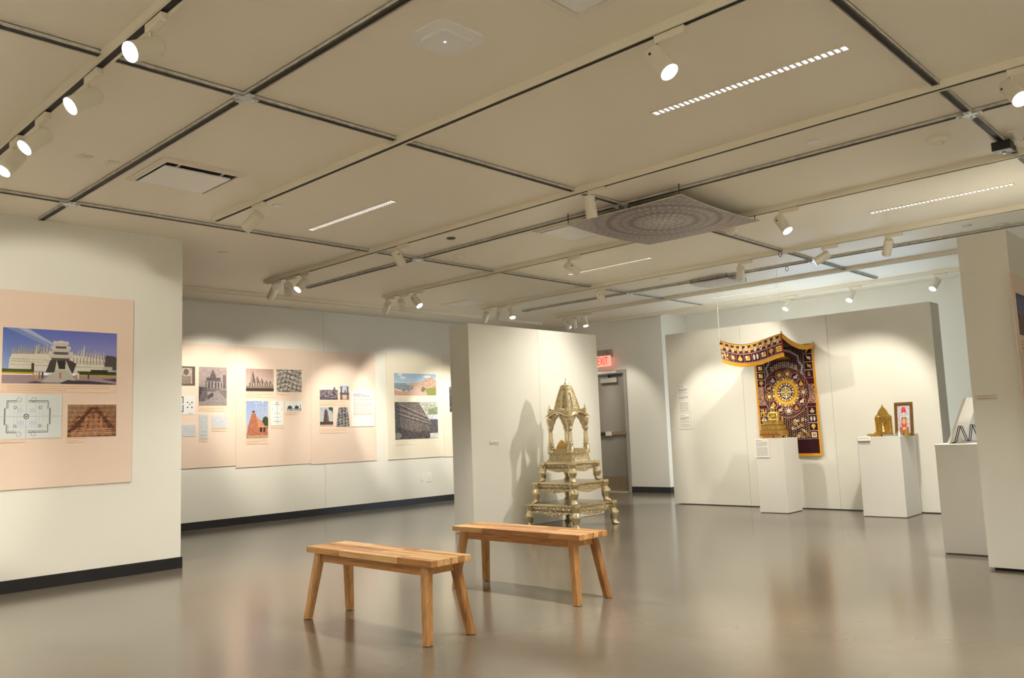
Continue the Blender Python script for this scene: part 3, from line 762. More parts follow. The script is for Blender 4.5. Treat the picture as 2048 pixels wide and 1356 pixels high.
    k.rect(0.0, 0.80, 0.26, 0.83, (196, 166, 44)); k.rect(0.62, 0.82, 1.0, 0.85, (190, 160, 44))
    m = k.Y > 0.845; t = m & ~k.mask([(0.33, 0.965), (0.45, 0.75), (0.55, 0.75), (0.64, 0.965)])
    k.put(t, (164, 142, 150)); k.noise(6, 2, t)
    k.poly([(0.2, 0.99), (0.28, 0.955), (0.36, 0.99)], (76, 66, 74)); k.poly([(0.49, 0.98), (0.55, 0.93), (0.75, 0.935), (1.0, 0.99), (1, 1), (0.5, 1)], (70, 62, 72)); k.poly([(0.86, 0.90), (1.0, 0.885), (1, 0.95)], (80, 72, 82))
    for x, c in ((0.26, (190, 150, 90)), (0.285, (206, 176, 110)), (0.31, (150, 120, 90)), (0.335, (60, 56, 60)), (0.74, (70, 66, 66)), (0.65, (226, 206, 206)), (0.49, (190, 110, 100))):
        k.rect(x-0.008, 0.79, x+0.008, 0.9, c)
    return k
def ink_plan(nx, ny, base=(222, 228, 232), dark=(112, 116, 124), mid=(176, 184, 196), kind=0):
    k = Ink(nx, ny, base); asp = ny/nx
    def L(x0, y0, x1, y1, w=0.012, c=dark): k.line(x0, y0, x1, y1, w, c, 1.0, asp)
    if kind == 0:
        for (x0, y0, x1, y1) in ((0.16, 0.15, 0.78, 0.86),):
            for d in (0.0, 0.025):
                for a, b, c_, e in ((x0+d, y0+d*1.4, 0.30, y0+d*1.4), (0.48, y0+d*1.4, x1-d, y0+d*1.4), (x0+d, y1-d*1.4, 0.30, y1-d*1.4), (0.48, y1-d*1.4, x1-d, y1-d*1.4),
                                    (x0+d, y0, x0+d, 0.32), (x0+d, 0.68, x0+d, y1), (x1-d, y0, x1-d, 0.32), (x1-d, 0.68, x1-d, y1)):
                    L(a, b, c_, e, 0.011 if d == 0 else 0.006)
        for x in (0.13, 0.81): L(x, 0.32, x, 0.68, 0.016)
        for y in (0.5,): L(0.02, y, 0.98, y, 0.006, mid); L(0.45, 0.02, 0.45, 0.98, 0.006, mid)
        for x in np.linspace(0.22, 0.74, 12): L(x, 0.2, x, 0.8, 0.003, (196, 204, 212))
        for y in np.linspace(0.22, 0.8, 10): L(0.2, y, 0.76, y, 0.003, (196, 204, 212))
        for x, y in ((0.28, 0.3), (0.66, 0.3), (0.28, 0.72), (0.66, 0.72)): k.ell(x, y, 0.025, 0.035, dark, 1, 0.6)
        k.rect(0.32, 0.32, 0.40, 0.42, (204, 216, 232)); k.rect(0.5, 0.32, 0.6, 0.42, (204, 216, 232)); k.rect(0.32, 0.6, 0.42, 0.7, (204, 216, 232)); k.rect(0.5, 0.6, 0.62, 0.7, (204, 216, 232))
        k.ell(0.45, 0.5, 0.042, 0.06, (48, 50, 54), 1, 0.72); k.ell(0.45, 0.5, 0.015, 0.02, (70, 72, 76))
        for x in (0.34, 0.56):
            for y in (0.12, 0.9): k.ell(x, y, 0.036, 0.055, dark, 1, 0.84)
    elif kind == 1:
        for a in ((0.05, 0.08, 0.55, 0.08), (0.55, 0.08, 0.55, 0.40), (0.55, 0.52, 0.55, 0.84), (0.05, 0.84, 0.55, 0.84)): L(*a, 0.035, (60, 60, 66))
        for x in (0.70, 0.86):
            for y in (0.33, 0.58): k.rect(x, y, x+0.05, y+0.06, (50, 50, 58))
        k.rect(0.78, 0.45, 0.82, 0.5, (50, 50, 58)); k.rect(0.74, 0.93, 0.9, 0.96, (130, 130, 136))
    elif kind == 2:
        for y, w in ((0.08, 0.10), (0.2, 0.26), (0.34, 0.34), (0.46, 0.26), (0.62, 0.30), (0.78, 0.36), (0.9, 0.2)):
            L(0.5-w, y-0.05, 0.5+w, y-0.05, 0.012, mid); L(0.5-w, y+0.05, 0.5+w, y+0.05, 0.012, mid); L(0.5-w, y-0.05, 0.5-w, y+0.05, 0.012, mid); L(0.5+w, y-0.05, 0.5+w, y+0.05, 0.012, mid)
        L(0.5, 0.03, 0.5, 0.97, 0.010, mid); k.ell(0.5, 0.10, 0.12, 0.06, dark, 1, 0.8)
    elif kind == 3:
        for i in range(7): L(0.05, 0.2+0.1*i, 0.95, 0.25+0.09*i+0.05*math.sin(i), 0.008, (188, 194, 204))
        for i in range(9): L(0.1*i+0.05, 0.3, 0.1*i+0.1, 0.9, 0.006, (196, 202, 210))
    elif kind == 4:
        k.ell(0.5, 0.22, 0.34, 0.14, mid, 1, 0.9); k.ell(0.5, 0.48, 0.34, 0.1, mid, 1, 0.9)
        for x, y in ((0.32, 0.70), (0.62, 0.70), (0.32, 0.85), (0.62, 0.85)): k.rect(x, y, x+0.08, y+0.015, (40, 40, 44)); k.rect(x, y, x+0.02, y+0.03, (40, 40, 44))
    return k.noise(3)
def ink_carving(nx, ny, c0=(60, 52, 50), c1=(214, 204, 194), bands=5, vert=False, slope=0.0):
    k = Ink(nx, ny); g = np.zeros((ny, nx))
    Z = k.X if vert else k.Y-slope*np.abs(k.X-0.35)
    g += 0.5+0.22*np.sin(Z*bands*2*math.pi)+0.14*np.sin((k.Y if vert else k.X)*40+np.floor(Z*bands)*1.7)
    h = RNG.rand(ny//2+2, nx//2+2).repeat(2, 0).repeat(2, 1)[:ny, :nx]; g += (h-0.5)*0.75
    k.a = (np.array(c0)*(1-g[..., None].clip(0, 1))+np.array(c1)*g[..., None].clip(0, 1)); return k.noise(8)
def ink_relief(nx, ny):
    k = ink_carving(nx, ny, (86, 46, 26), (196, 148, 112), 7, False, 0.0); 
    k.poly([(0, 0), (0.5, 0), (0.0, 0.6)], (170, 136, 110), 0.6); k.poly([(0.55, 0), (1, 0), (1, 0.65)], (150, 112, 86), 0.6)
    k.poly([(0.0, 0.85), (0.46, 0.10), (0.54, 0.10), (0.12, 0.85)], (62, 32, 20), 0.65); k.poly([(0.50, 0.08), (0.62, 0.12), (0.98, 0.75), (0.88, 0.8)], (72, 38, 24), 0.6)
    for i in range(4): k.poly([(0.3+0.12*i, 0.8), (0.36+0.1*i, 0.35), (0.41+0.1*i, 0.35), (0.38+0.12*i, 0.8)], (206, 146, 106), 0.5)
    for i in range(4): k.line(0.08, 0.82+0.05*i, 0.9, 0.76+0.06*i, 0.02, (212, 168, 134), 0.7, ny/nx)
    return k
def ink_grey_temple(nx, ny):
    k = Ink(nx, ny); k.grad(0, 1, (176, 158, 158), (150, 140, 140))
    k.rect(0.22, 0.36, 0.8, 0.64, (120, 108, 110)); k.spires([0.5], 0.32, [0.26], 0.12, (104, 92, 94)); k.rect(0.26, 0.28, 0.76, 0.36, (96, 86, 90))
    for x in (0.3, 0.4, 0.52, 0.64, 0.74): k.rect(x, 0.38, x+0.035, 0.56, (176, 166, 164)); k.rect(x+0.035, 0.40, x+0.07, 0.55, (60, 54, 56))
    k.rect(0.86, 0.2, 0.97, 0.56, (112, 102, 104)); k.rect(0.0, 0.52, 0.3, 0.9, (104, 96, 98)); k.rect(0.7, 0.6, 1, 0.8, (126, 116, 118))
    k.poly([(0.0, 1), (0.62, 0.62), (0.72, 0.62), (1, 0.85), (1, 1)], (150, 140, 142)); k.poly([(0.3, 0.74), (0.5, 0.66), (0.52, 0.76), (0.32, 0.84)], (84, 76, 80))
    k.poly([(0, 0.9), (0.14, 0.55), (0, 0.5)], (66, 60, 62)); return k.noise(16, 2)
def ink_sepia_row(nx, ny):
    k = Ink(nx, ny); k.grad(0, 1, (176, 148, 140), (208, 188, 178))
    k.spires([0.24, 0.40, 0.56, 0.72, 0.87], 0.76, [0.68, 0.44, 0.34, 0.26, 0.24], 0.10, (150, 132, 124), (90, 76, 72))
    k.rect(0.08, 0.62, 0.94, 0.76, (176, 160, 150)); 
    for x in np.arange(0.12, 0.92, 0.09): k.rect(x, 0.62, x+0.035, 0.76, (70, 58, 54))
    k.rect(0, 0.76, 1, 0.86, (142, 124, 112)); k.rect(0, 0.86, 1, 1, (70, 58, 52)); return k.noise(10)
def ink_red_temple(nx, ny):
    k = Ink(nx, ny); k.grad(0, 0.9, (150, 168, 214), (196, 204, 222)); k.put((RNG.rand(ny, nx) > 0.93) & (k.Y < 0.4) & (k.X > 0.4), (232, 234, 238))
    k.ell(0.88, 0.6, 0.16, 0.18, (62, 76, 52)); k.rect(0, 0.86, 1, 1, (188, 160, 132))
    k.poly([(0.02, 0.92), (0.06, 0.72), (0.2, 0.46), (0.26, 0.34), (0.34, 0.28), (0.42, 0.34), (0.46, 0.42), (0.62, 0.5), (0.8, 0.62), (0.86, 0.72), (0.98, 0.74), (0.98, 0.93)], (186, 116, 88))
    k.poly([(0.46, 0.42), (0.62, 0.5), (0.8, 0.62), (0.86, 0.72), (0.55, 0.7)], (206, 146, 116)); k.ell(0.33, 0.285, 0.07, 0.02, (76, 60, 54)); 
    k.rect(0.62, 0.71, 0.72, 0.84, (66, 44, 38)); k.rect(0.78, 0.71, 0.86, 0.84, (76, 50, 42)); k.rect(0.56, 0.68, 0.98, 0.71, (216, 160, 130))
    k.noise(20, 2, (k.Y > 0.35) & (k.a[..., 0] > k.a[..., 2]+20)); return k.noise(5)
def ink_small_drawing(nx, ny):
    k = Ink(nx, ny, (232, 234, 232)); k.rect(0.06, 0.66, 0.95, 0.92, (150, 150, 150)); k.ell(0.24, 0.62, 0.14, 0.2, (70, 74, 76)); k.ell(0.66, 0.60, 0.13, 0.18, (60, 64, 66)); k.rect(0.86, 0.3, 0.92, 0.8, (150, 146, 140))
    for x in np.arange(0.1, 0.9, 0.1): k.rect(x, 0.7, x+0.05, 0.92, (206, 206, 204))
    return k.noise(8)
def ink_dark_portrait(nx, ny):
    k = Ink(nx, ny, (96, 78, 68)); k.rect(0.0, 0.08, 0.88, 0.92, (176, 162, 150)); k.noise(26, 2, k.X < 0.88); k.ell(0.66, 0.3, 0.1, 0.16, (96, 82, 74)); k.rect(0, 0.5, 0.85, 0.9, (120, 106, 98), 0.7); k.noise(16, 2); return k
def ink_rubble(nx, ny):
    k = Ink(nx, ny, (226, 218, 216)); m = k.Y > 0.32; k.put(m, (112, 100, 112)); k.noise(60, 2, m); k.spires([0.82], 0.36, [0.3], 0.07, (110, 92, 98)); k.spires([0.54], 0.34, [0.2], 0.03, (200, 190, 190)); k.rect(0, 0.86, 1, 1, (84, 72, 88), 0.5); return k.noise(10)
def ink_pillars(nx, ny):
    k = Ink(nx, ny); k.grad(0, 0.7, (176, 190, 214), (206, 208, 214)); k.rect(0, 0.5, 1, 0.66, (112, 88, 92)); k.spires([0.57], 0.56, [0.28], 0.12, (110, 104, 122)); k.rect(0, 0.66, 1, 1, (190, 156, 132)); k.rect(0.3, 0.7, 0.75, 0.95, (206, 190, 176))
    for x in (0.1, 0.74): k.rect(x, 0.1, x+0.15, 0.95, (96, 76, 78)); k.rect(x-0.03, 0.08, x+0.18, 0.16, (84, 70, 72)); k.rect(x-0.04, 0.86, x+0.19, 0.98, (112, 84, 78))
    return k.noise(9)
def ink_tower(nx, ny):
    k = Ink(nx, ny); k.grad(0, 0.8, (176, 182, 194), (196, 200, 206)); k.poly([(0.25, 0.8), (0.3, 0.5), (0.36, 0.16), (0.45, 0.1), (0.56, 0.16), (0.66, 0.5), (0.7, 0.8)], (92, 74, 66)); k.poly([(0.52, 0.8), (0.55, 0.2), (0.66, 0.5), (0.7, 0.8)], (140, 110, 92), 0.6)
    k.rect(0, 0.76, 1, 0.92, (84, 62, 56)); k.rect(0, 0.92, 1, 1, (206, 176, 152)); k.poly([(0.65, 0), (1, 0), (1, 0.4), (0.92, 0.2), (0.7, 0.15)], (52, 76, 62)); return k.noise(10)
def ink_shaft(nx, ny):
    k = ink_carving(nx, ny, (50, 46, 48), (196, 190, 188), 4, True); k.poly([(0, 0), (0.22, 0), (0.12, 0.4), (0.0, 1)], (222, 212, 204)); k.poly([(0.86, 0), (1, 0), (1, 0.9)], (216, 206, 198)); return k
def ink_fort(nx, ny):
    k = Ink(nx, ny); k.grad(0, 0.6, (150, 182, 214), (196, 210, 222)); 
    for x, y, w in ((0.2, 0.2, 0.07), (0.78, 0.12, 0.09), (0.14, 0.06, 0.05)): k.ell(x, y, w, 0.06, (226, 230, 234), 0.8)
    k.rect(0, 0.47, 0.5, 0.72, (146, 164, 186)); k.rect(0, 0.46, 0.4, 0.5, (84, 96, 112))
    k.poly([(0.28, 0.48), (0.5, 0.42), (0.66, 0.34), (0.8, 0.16), (0.92, 0.15), (1, 0.34), (1, 1), (0.1, 1)], (196, 170, 156)); m = k.mask([(0.62, 0.5), (0.7, 0.3), (0.8, 0.16), (0.92, 0.15), (1, 0.34), (1, 0.66), (0.7, 0.66)]); k.put(m, (190, 160, 140)); k.noise(26, 2, m)
    k.poly([(0.02, 0.56), (0.22, 0.52), (0.46, 0.58), (0.4, 0.76), (0.18, 0.8), (0.0, 0.7)], (142, 150, 160)); m = k.mask([(0.1, 0.62), (0.5, 0.6), (0.44, 0.82), (0.2, 0.84)]); k.noise(40, 2, m)
    k.poly([(0.47, 0.58), (0.53, 0.55), (0.70, 1), (0.34, 1)], (206, 176, 158)); k.poly([(0.0, 0.74), (0.3, 0.9), (0.34, 1), (0, 1)], (206, 158, 136)); k.poly([(0.72, 0.68), (1, 0.62), (1, 0.98), (0.78, 0.98)], (142, 146, 80))
    k.poly([(0.66, 0.6), (0.74, 0.66), (0.7, 0.86), (0.62, 0.8)], (92, 84, 74), 0.7); return k.noise(7)
def ink_ruin_wall(nx, ny):
    k = Ink(nx, ny, (206, 206, 206)); k.rect(0.55, 0, 1, 0.35, (176, 178, 170)); m = k.X > 0.5; k.noise(46, 2, m & (k.Y < 0.55)); k.poly([(0.78, 0.2), (1, 0.12), (1, 0.36), (0.8, 0.4)], (128, 136, 96), 0.8); k.rect(0.8, 0.35, 1, 0.5, (196, 206, 222))
    k.rect(0.78, 0.48, 1, 0.86, (92, 86, 92)); k.noise(20, 2, k.X > 0.78)
    wall = [(0, 0), (0.55, 0), (0.72, 0.35), (0.82, 0.55), (0.80, 1), (0, 1)]; mw = k.mask(wall); k.put(mw, (112, 102, 98)); 
    for (x0, y0, x1, y1) in ((0.1, 0.05, 0.76, 0.42), (0.05, 0.18, 0.8, 0.52), (0.1, 0.32, 0.8, 0.58)): k.line(x0, y0, x1, y1, 0.03, (156, 144, 138), 0.8, ny/nx); k.line(x0, y0+0.05, x1, y1+0.04, 0.025, (60, 54, 52), 0.7, ny/nx)
    k.poly([(0, 0.66), (0.4, 0.8), (0.8, 0.8), (0.8, 1), (0, 1)], (66, 60, 58), 0.7); k.poly([(0, 0), (0.1, 0), (0.14, 1), (0, 1)], (64, 60, 62), 0.6); k.noise(22, 2, mw); k.ell(0.06, 0.9, 0.08, 0.08, (150, 160, 140), 0.7); k.noise(14, 1); return k
def ink_panel_photo(nx, ny):
    k = Ink(nx, ny); k.grad(0, 0.6, (70, 76, 120), (110, 110, 150)); k.rect(0, 0.5, 1, 1, (112, 86, 78)); k.rect(0.4, 0.62, 0.8, 0.8, (206, 200, 196)); k.ell(0.45, 0.45, 0.14, 0.1, (176, 130, 110)); return k.noise(18, 2)

# ---- left wall board
board('peach_display_board', WLEFT, (-260, 578, 264, 981), M_PEACH, 'large peach display board on the near left wall', group='peach display boards')
ob = 0.012
def pic(wall, box, fn, label, name='photo_print', cat='photograph', group='mounted photo prints', s=1.15, off=ob, th=0.006):
    nx, ny = res(box, s); return hang(name, wall, box, fn(nx, ny), label, cat, group, th, off)
def cap(wall, box, label, lines=3, base=(240, 212, 188), col=(206, 176, 154), off=ob):
    nx, ny = res(box, 1.5); return hang('caption_strip', wall, box, caption_ink(nx, ny, base, lines, col), label, 'caption', 'printed caption strips', 0.005, off, edge=(232, 206, 182))
pic(WLEFT, (3, 661, 231.5, 768), ink_main_temple, 'photo of a white many-spired temple under blue sky, near left wall')
cap(WLEFT, (1.6, 769.5, 231, 785), 'long caption strip under the blue-sky temple photo', 3)
pic(WLEFT, (-10, 789, 122, 877), lambda a, b: ink_plan(a, b), 'pale floor plan drawing below the blue-sky temple photo', 'plan_print', 'drawing')
cap(WLEFT, (-10, 878, 48.7, 885.5), 'caption strip under the pale floor plan', 2)
pic(WLEFT, (133.5, 809.5, 230.5, 873), ink_relief, 'brown carved relief photo beside the pale floor plan')
cap(WLEFT, (131.4, 874.5, 173, 884.5), 'short caption strip under the brown relief photo', 2)
# ---- back wall boards
board('peach_display_board', WBACK, (250, 686, 470.5, 938), M_PEACH, 'peach display board on the back wall, left one beside the near wall corner', group='peach display boards')
board('peach_display_board', WBACK, (470.8, 696, 620.2, 931.5), M_PEACH, 'peach display board on the back wall, with the red temple photo', group='peach display boards')
board('peach_display_board', WBACK, (620.5, 705, 751, 925), M_PEACH, 'peach display board on the back wall, with the white text panel', group='peach display boards')
board('cream_display_board', WBACK, (773, 710, 885.3, 916.5), M_CREAM, 'cream display board with two landscape photos', group='cream display boards')
board('cream_display_board', WBACK, (885.7, 714, 985, 911), M_CREAM, 'cream display board half hidden behind the centre partition', group='cream display boards')
pic(WBACK, (335, 732.5, 389, 771), ink_dark_portrait, 'dark framed old photo at the left edge of the back wall boards')
pic(WBACK, (335, 791.5, 389, 829.5), lambda a, b: ink_plan(a, b, (226, 226, 228), kind=1), 'plan drawing with thick black walls, left edge of the back boards', 'plan_print', 'drawing')
pic(WBACK, (335, 849.5, 390, 873.5), lambda a, b: ink_plan(a, b, (206, 208, 216), kind=3), 'pale grey sketch, lowest at the left edge of the back boards', 'sketch_print', 'drawing')
cap(WBACK, (345, 833, 370, 837), 'tiny caption under the plan with thick black walls', 1)
cap(WBACK, (345, 876, 370, 880), 'tiny caption under the lowest pale grey sketch', 1)
pic(WBACK, (396.5, 734.5, 452.3, 811), ink_grey_temple, 'tall grey photo of a temple at the end of a path')
cap(WBACK, (396, 811.8, 450.6, 822.6), 'caption strip under the tall grey temple photo', 3)
pic(WBACK, (397, 829.5, 415, 877), lambda a, b: ink_plan(a, b, (204, 208, 210), kind=4), 'narrow upright plan drawing below the tall grey temple photo', 'plan_print', 'drawing')
cap(WBACK, (396.8, 877.6, 414.7, 883.4), 'tiny caption under the narrow upright plan', 2)
pic(WBACK, (421.3, 830, 453, 856.5), lambda a, b: ink_plan(a, b, (208, 210, 218), kind=3), 'pale square sketch right of the narrow upright plan', 'sketch_print', 'drawing')
cap(WBACK, (420.7, 857, 452.6, 862.5), 'tiny caption under the pale square sketch', 2)
pic(WBACK, (490.6, 738, 546, 782.6), ink_sepia_row, 'sepia photo of a row of temple towers')
cap(WBACK, (490.4, 783.2, 546, 794.4), 'caption strip under the sepia tower photo', 3)
pic(WBACK, (552, 739.6, 602, 784), lambda a, b: ink_carving(a, b, (84, 78, 74), (222, 214, 206), 5, False, 0.35), 'photo of dense grey stone carving right of the sepia towers')
cap(WBACK, (552, 784.6, 581, 789.4), 'tiny caption under the grey stone carving photo', 2)
pic(WBACK, (491, 802.3, 535, 876), ink_red_temple, 'tall photo of a red sandstone temple under blue sky')
cap(WBACK, (490.5, 876.8, 535, 888), 'caption strip under the red sandstone temple photo', 3)
pic(WBACK, (540.2, 802.3, 565.5, 851), lambda a, b: ink_plan(a, b, (236, 238, 238), kind=2), 'white upright plan drawing right of the red temple photo', 'plan_print', 'drawing')
cap(WBACK, (540, 851.5, 565, 856.5), 'tiny caption under the white upright plan', 2)
pic(WBACK, (570.5, 802.3, 603, 824), ink_small_drawing, 'small white elevation drawing with two dark domes', 'plan_print', 'drawing')
cap(WBACK, (569, 824.6, 593, 829.6), 'tiny caption under the small elevation drawing', 2)
pic(WBACK, (638.2, 771, 674, 799.5), ink_rubble, 'photo of a purple-grey rubble ruin, left of the pillar photo')
pic(WBACK, (678.2, 771, 697, 799.5), ink_pillars, 'small photo of two dark pillars framing a tower')
cap(WBACK, (638, 802, 691.6, 810.5), 'caption strip between the four photos beside the text panel, upper one', 2)
pic(WBACK, (638.6, 814.6, 664.7, 852), ink_tower, 'photo of a single dark brick tower')
pic(WBACK, (670.8, 814.6, 697.4, 853.5), ink_shaft, 'photo of a grey carved tower shaft')
cap(WBACK, (638.4, 856, 692.6, 866), 'caption strip under the dark tower and carved shaft photos', 3)
nx, ny = res((700.5, 783, 746.3, 853), 2.0)
hang('text_panel', WBACK, (700.5, 783, 746.3, 853), text_ink(nx, ny, title=2, paras=((0.19, 0.3), (0.32, 0.5), (0.53, 0.70))), 'white text panel with a two-line heading on the peach board', 'text panel', None, 0.012, ob)
pic(WBACK, (787, 747.6, 870.6, 790.6), ink_fort, 'wide photo of a rocky hill fort and path under blue sky')
cap(WBACK, (787.5, 792.6, 835, 800.5), 'caption strip under the rocky hill photo', 2, (238, 228, 210), (206, 196, 178))
pic(WBACK, (788.5, 804.2, 874.3, 877.6), ink_ruin_wall, 'large photo of a weathered dark stone temple wall')
cap(WBACK, (789, 879, 836, 889), 'caption strip under the weathered stone wall photo', 3, (238, 228, 210), (206, 196, 178))
pic(WBACK, (897.5, 774.5, 975, 823.5), lambda a, b: ink_carving(a, b, (40, 36, 34), (120, 110, 104), 4), 'dark photo peeking out behind the centre partition edge')
# wall outlets
for b, lab in (((841, 951, 846.6, 962.2), 'small white wall outlet plate, the narrower left one'), ((853.3, 945.4, 862, 963.4), 'white wall switch plate, the larger right one')):
    h0, h1, z0, z1 = plane_rect('x', XB, *b)
    t = thing('wall_plate', lab, 'outlet', (XB, (h0+h1)/2, z0), 'white wall plates on the back wall')
    part(MB().bbox(XB, XB+0.008, h0, h1, z0, z1, 0.002), 'plate', M_WHITEP, t)
    hm, zm = (h0+h1)/2, (z0+z1)/2
    part(MB().bbox(XB+0.008, XB+0.011, hm-(h1-h0)*0.22, hm+(h1-h0)*0.22, zm-(z1-z0)*0.3, zm+(z1-z0)*0.3, 0.001), 'insert', M_FIX, t)
# label beside the silver shrine, cards on the right partition, card on the right foreground partition
def card(wall, box, label, s=2.5, th=0.006, title=1, paras=((0.2, 0.88),), base=(240, 238, 234), **kw):
    nx, ny = res(box, s); return hang('label_card', wall, box, text_ink(nx, ny, base, title, paras, **kw), label, 'label card', 'printed label cards', th, 0.0)
card(WCEN, (980, 882, 998.7, 888), 'tiny white label on the centre partition, left of the silver shrine', 3, 0.008, 0, ((0.2, 0.8),))
card(WRIGHT, (1356, 770.5, 1378, 800), 'top one of three white cards on the right partition', paras=((0.2, 0.4), (0.45, 0.62), (0.68, 0.92)))
card(WRIGHT, (1358, 802, 1379.8, 826.5), 'middle one of three white cards on the right partition', title=0, paras=((0.08, 0.9),))
card(WRIGHT, (1359.5, 828.2, 1381.6, 858.4), 'bottom one of three white cards on the right partition', paras=((0.15, 0.35), (0.4, 0.6), (0.66, 0.9)))
card(WCOLF, (1950.5, 789, 1995.4, 801), 'wide label on the end of the right foreground partition', 2.5, 0.004, 0, ((0.22, 0.3), (0.62, 0.72)), base=(226, 216, 204), col=(130, 120, 108))
# peach board on the hidden-side face of the right foreground partition
pz0 = 0.45
h0 = float(on('x', XC1, 2018.5, 560)[1])
solo(MB().box(XC1+0.002, XC1+0.012, h0, h0+2.3, 0.62, 2.13), 'peach_display_board', M_PEACH, 'peach display board at the right photo edge', 'display board', 'peach display boards')
q = on('x', XC1+0.02, 2031, 585); q2 = on('x', XC1+0.02, 2036, 668)
yy0 = float(q[1]); zz1 = float(q[2]); zz0 = float(q2[2])
sheet('photo_print', ink_panel_photo(60, 40), lambda i, j: (XC1+0.018, yy0+0.9*i, zz1-(zz1-zz0)*j), (1, 0, 0), 0.006, 'photo with dark blue sky cut off by the right photo edge', 'photograph', 'mounted photo prints')
sheet('caption_strip', caption_ink(30, 12), lambda i, j: (XC1+0.017, yy0+0.6*i, zz0-0.03-0.09*j), (1, 0, 0), 0.005, 'caption under the photo at the right photo edge', 'caption', 'printed caption strips')

# ------------------------------------------------------------------ exit door and sign
d1 = struct(MB().box(DX0, DX0+0.055, YD-0.02, YD+0.12, 0, DZ).box(DX1-0.055, DX1, YD-0.02, YD+0.12, 0, DZ).box(DX0+0.055, DX1-0.055, YD-0.02, YD+0.12, DZ-0.06, DZ), 'door_1', M_DFRAME)
lx0, lx1, ly = DX0+0.06, DX1-0.06, YD+0.055
leaf = part(MB().box(lx0, lx1, ly, ly+0.045, 0.012, DZ-0.065), 'door_leaf', M_DOOR, d1)
part(MB().box(lx0+0.01, lx1-0.01, ly-0.003, ly, 0.02, 0.27), 'kick_plate', M_KICK, leaf, 'bronze kick plate')
zb = float(on('y', ly, 1230, 867)[2])
part(MB().bbox(lx0+0.03, lx1-0.46, ly-0.06, ly-0.02, zb-0.03, zb+0.03, 0.006), 'push_bar', M_BLACK, leaf, 'black push bar end')
part(MB().bbox(lx1-0.46, lx1-0.32, ly-0.065, ly, zb-0.04, zb+0.04, 0.006), 'latch_case', M_STEEL, leaf)
part(MB().bbox(lx1-0.32, lx1-0.02, ly-0.045, ly, zb-0.03, zb+0.03, 0.006), 'push_rail', M_KICK, leaf)
zc_ = float(on('y', ly, 1220, 761)[2]); xa = float(on('y', ly, 1205, 761)[0]); xb = float(on('y', ly, 1237, 761)[0])
part(MB().bbox(xa, xb, ly-0.07, ly, zc_-0.045, zc_+0.045, 0.006), 'door_closer', M_STEEL, leaf)
part(MB().box((xa+xb)/2-0.012, (xa+xb)/2+0.012, ly-0.06, ly-0.03, zc_+0.045, zc_+0.10).box((xa+xb)/2-0.012, lx1-0.08, ly-0.055, ly-0.035, zc_+0.085, zc_+0.10), 'closer_arm', M_BLACK, leaf)
part(MB().box(lx0, lx1, YD-0.03, YD+0.1, 0, 0.012), 'threshold', M_STEEL, d1)
part(MB().box(lx0+0.28, float(on('y', YD-0.02, 1232, 744)[0]), YD-0.026, YD-0.02, DZ-0.045, DZ-0.012), 'frame_label', M_WHITEP, d1)
ex0, ex1, ez0, ez1 = plane_rect('y', YD-0.12, 1194.5, 712, 1221, 733)
ex0 -= 0.02
t = thing('exit_sign', 'lit red EXIT sign above the grey door', 'exit sign', ((ex0+ex1)/2, YD-0.1, ez0))
bz0, bz1 = float(on('y', YD, 1215, 713)[2]), float(on('y', YD, 1215, 700.5)[2])
part(MB().bbox(ex0-0.04, float(on('y', YD, 1225.5, 706)[0]), YD-0.03, YD, bz0-0.02, bz1, 0.004), 'bracket_plate', M_DFRAME, t)
part(MB().box((ex0+ex1)/2-0.05, (ex0+ex1)/2+0.05, YD-0.13, YD-0.03, ez1, ez1+0.03), 'arm', M_DFRAME, t)
part(MB().bbox(ex0, ex1, YD-0.14, YD-0.10, ez0, ez1, 0.003), 'sign_panel', mat('exit_panel', rgb(255, 190, 176), 0.3, emit=rgb(255, 150, 130), estr=0.75, vary=0.01), t)
def text_mesh(body, size, name):
    cu = bpy.data.curves.new(name, 'FONT'); cu.body = body; cu.size = size; cu.extrude = 0.002; cu.align_x = 'CENTER'; cu.align_y = 'CENTER'
    ob_ = bpy.data.objects.new(name, cu); COL.objects.link(ob_)
    dg = bpy.context.evaluated_depsgraph_get(); me = bpy.data.meshes.new_from_object(ob_.evaluated_get(dg))
    bpy.data.objects.remove(ob_, do_unlink=True); bpy.data.curves.remove(cu); return me
me = text_mesh('EXIT', 0.15, 'letters'); me.materials.append(mat('exit_letters', rgb(226, 62, 44), 0.4, emit=rgb(255, 50, 34), estr=0.9, vary=0.01))
lo = bpy.data.objects.new('letters', me); COL.objects.link(lo); lo.parent = t
cw = max(v.co.x for v in me.vertices)-min(v.co.x for v in me.vertices); chh = max(v.co.y for v in me.vertices)-min(v.co.y for v in me.vertices)
cxm = (max(v.co.x for v in me.vertices)+min(v.co.x for v in me.vertices))/2; cym = (max(v.co.y for v in me.vertices)+min(v.co.y for v in me.vertices))/2
sxl, szl = (ex1-ex0)*0.74/cw, (ez1-ez0)*0.74/chh
for v in me.vertices: v.co = Vector(((v.co.x-cxm)*sxl, -v.co.z-0.0415, (v.co.y-cym)*szl+(ez1-ez0)/2))

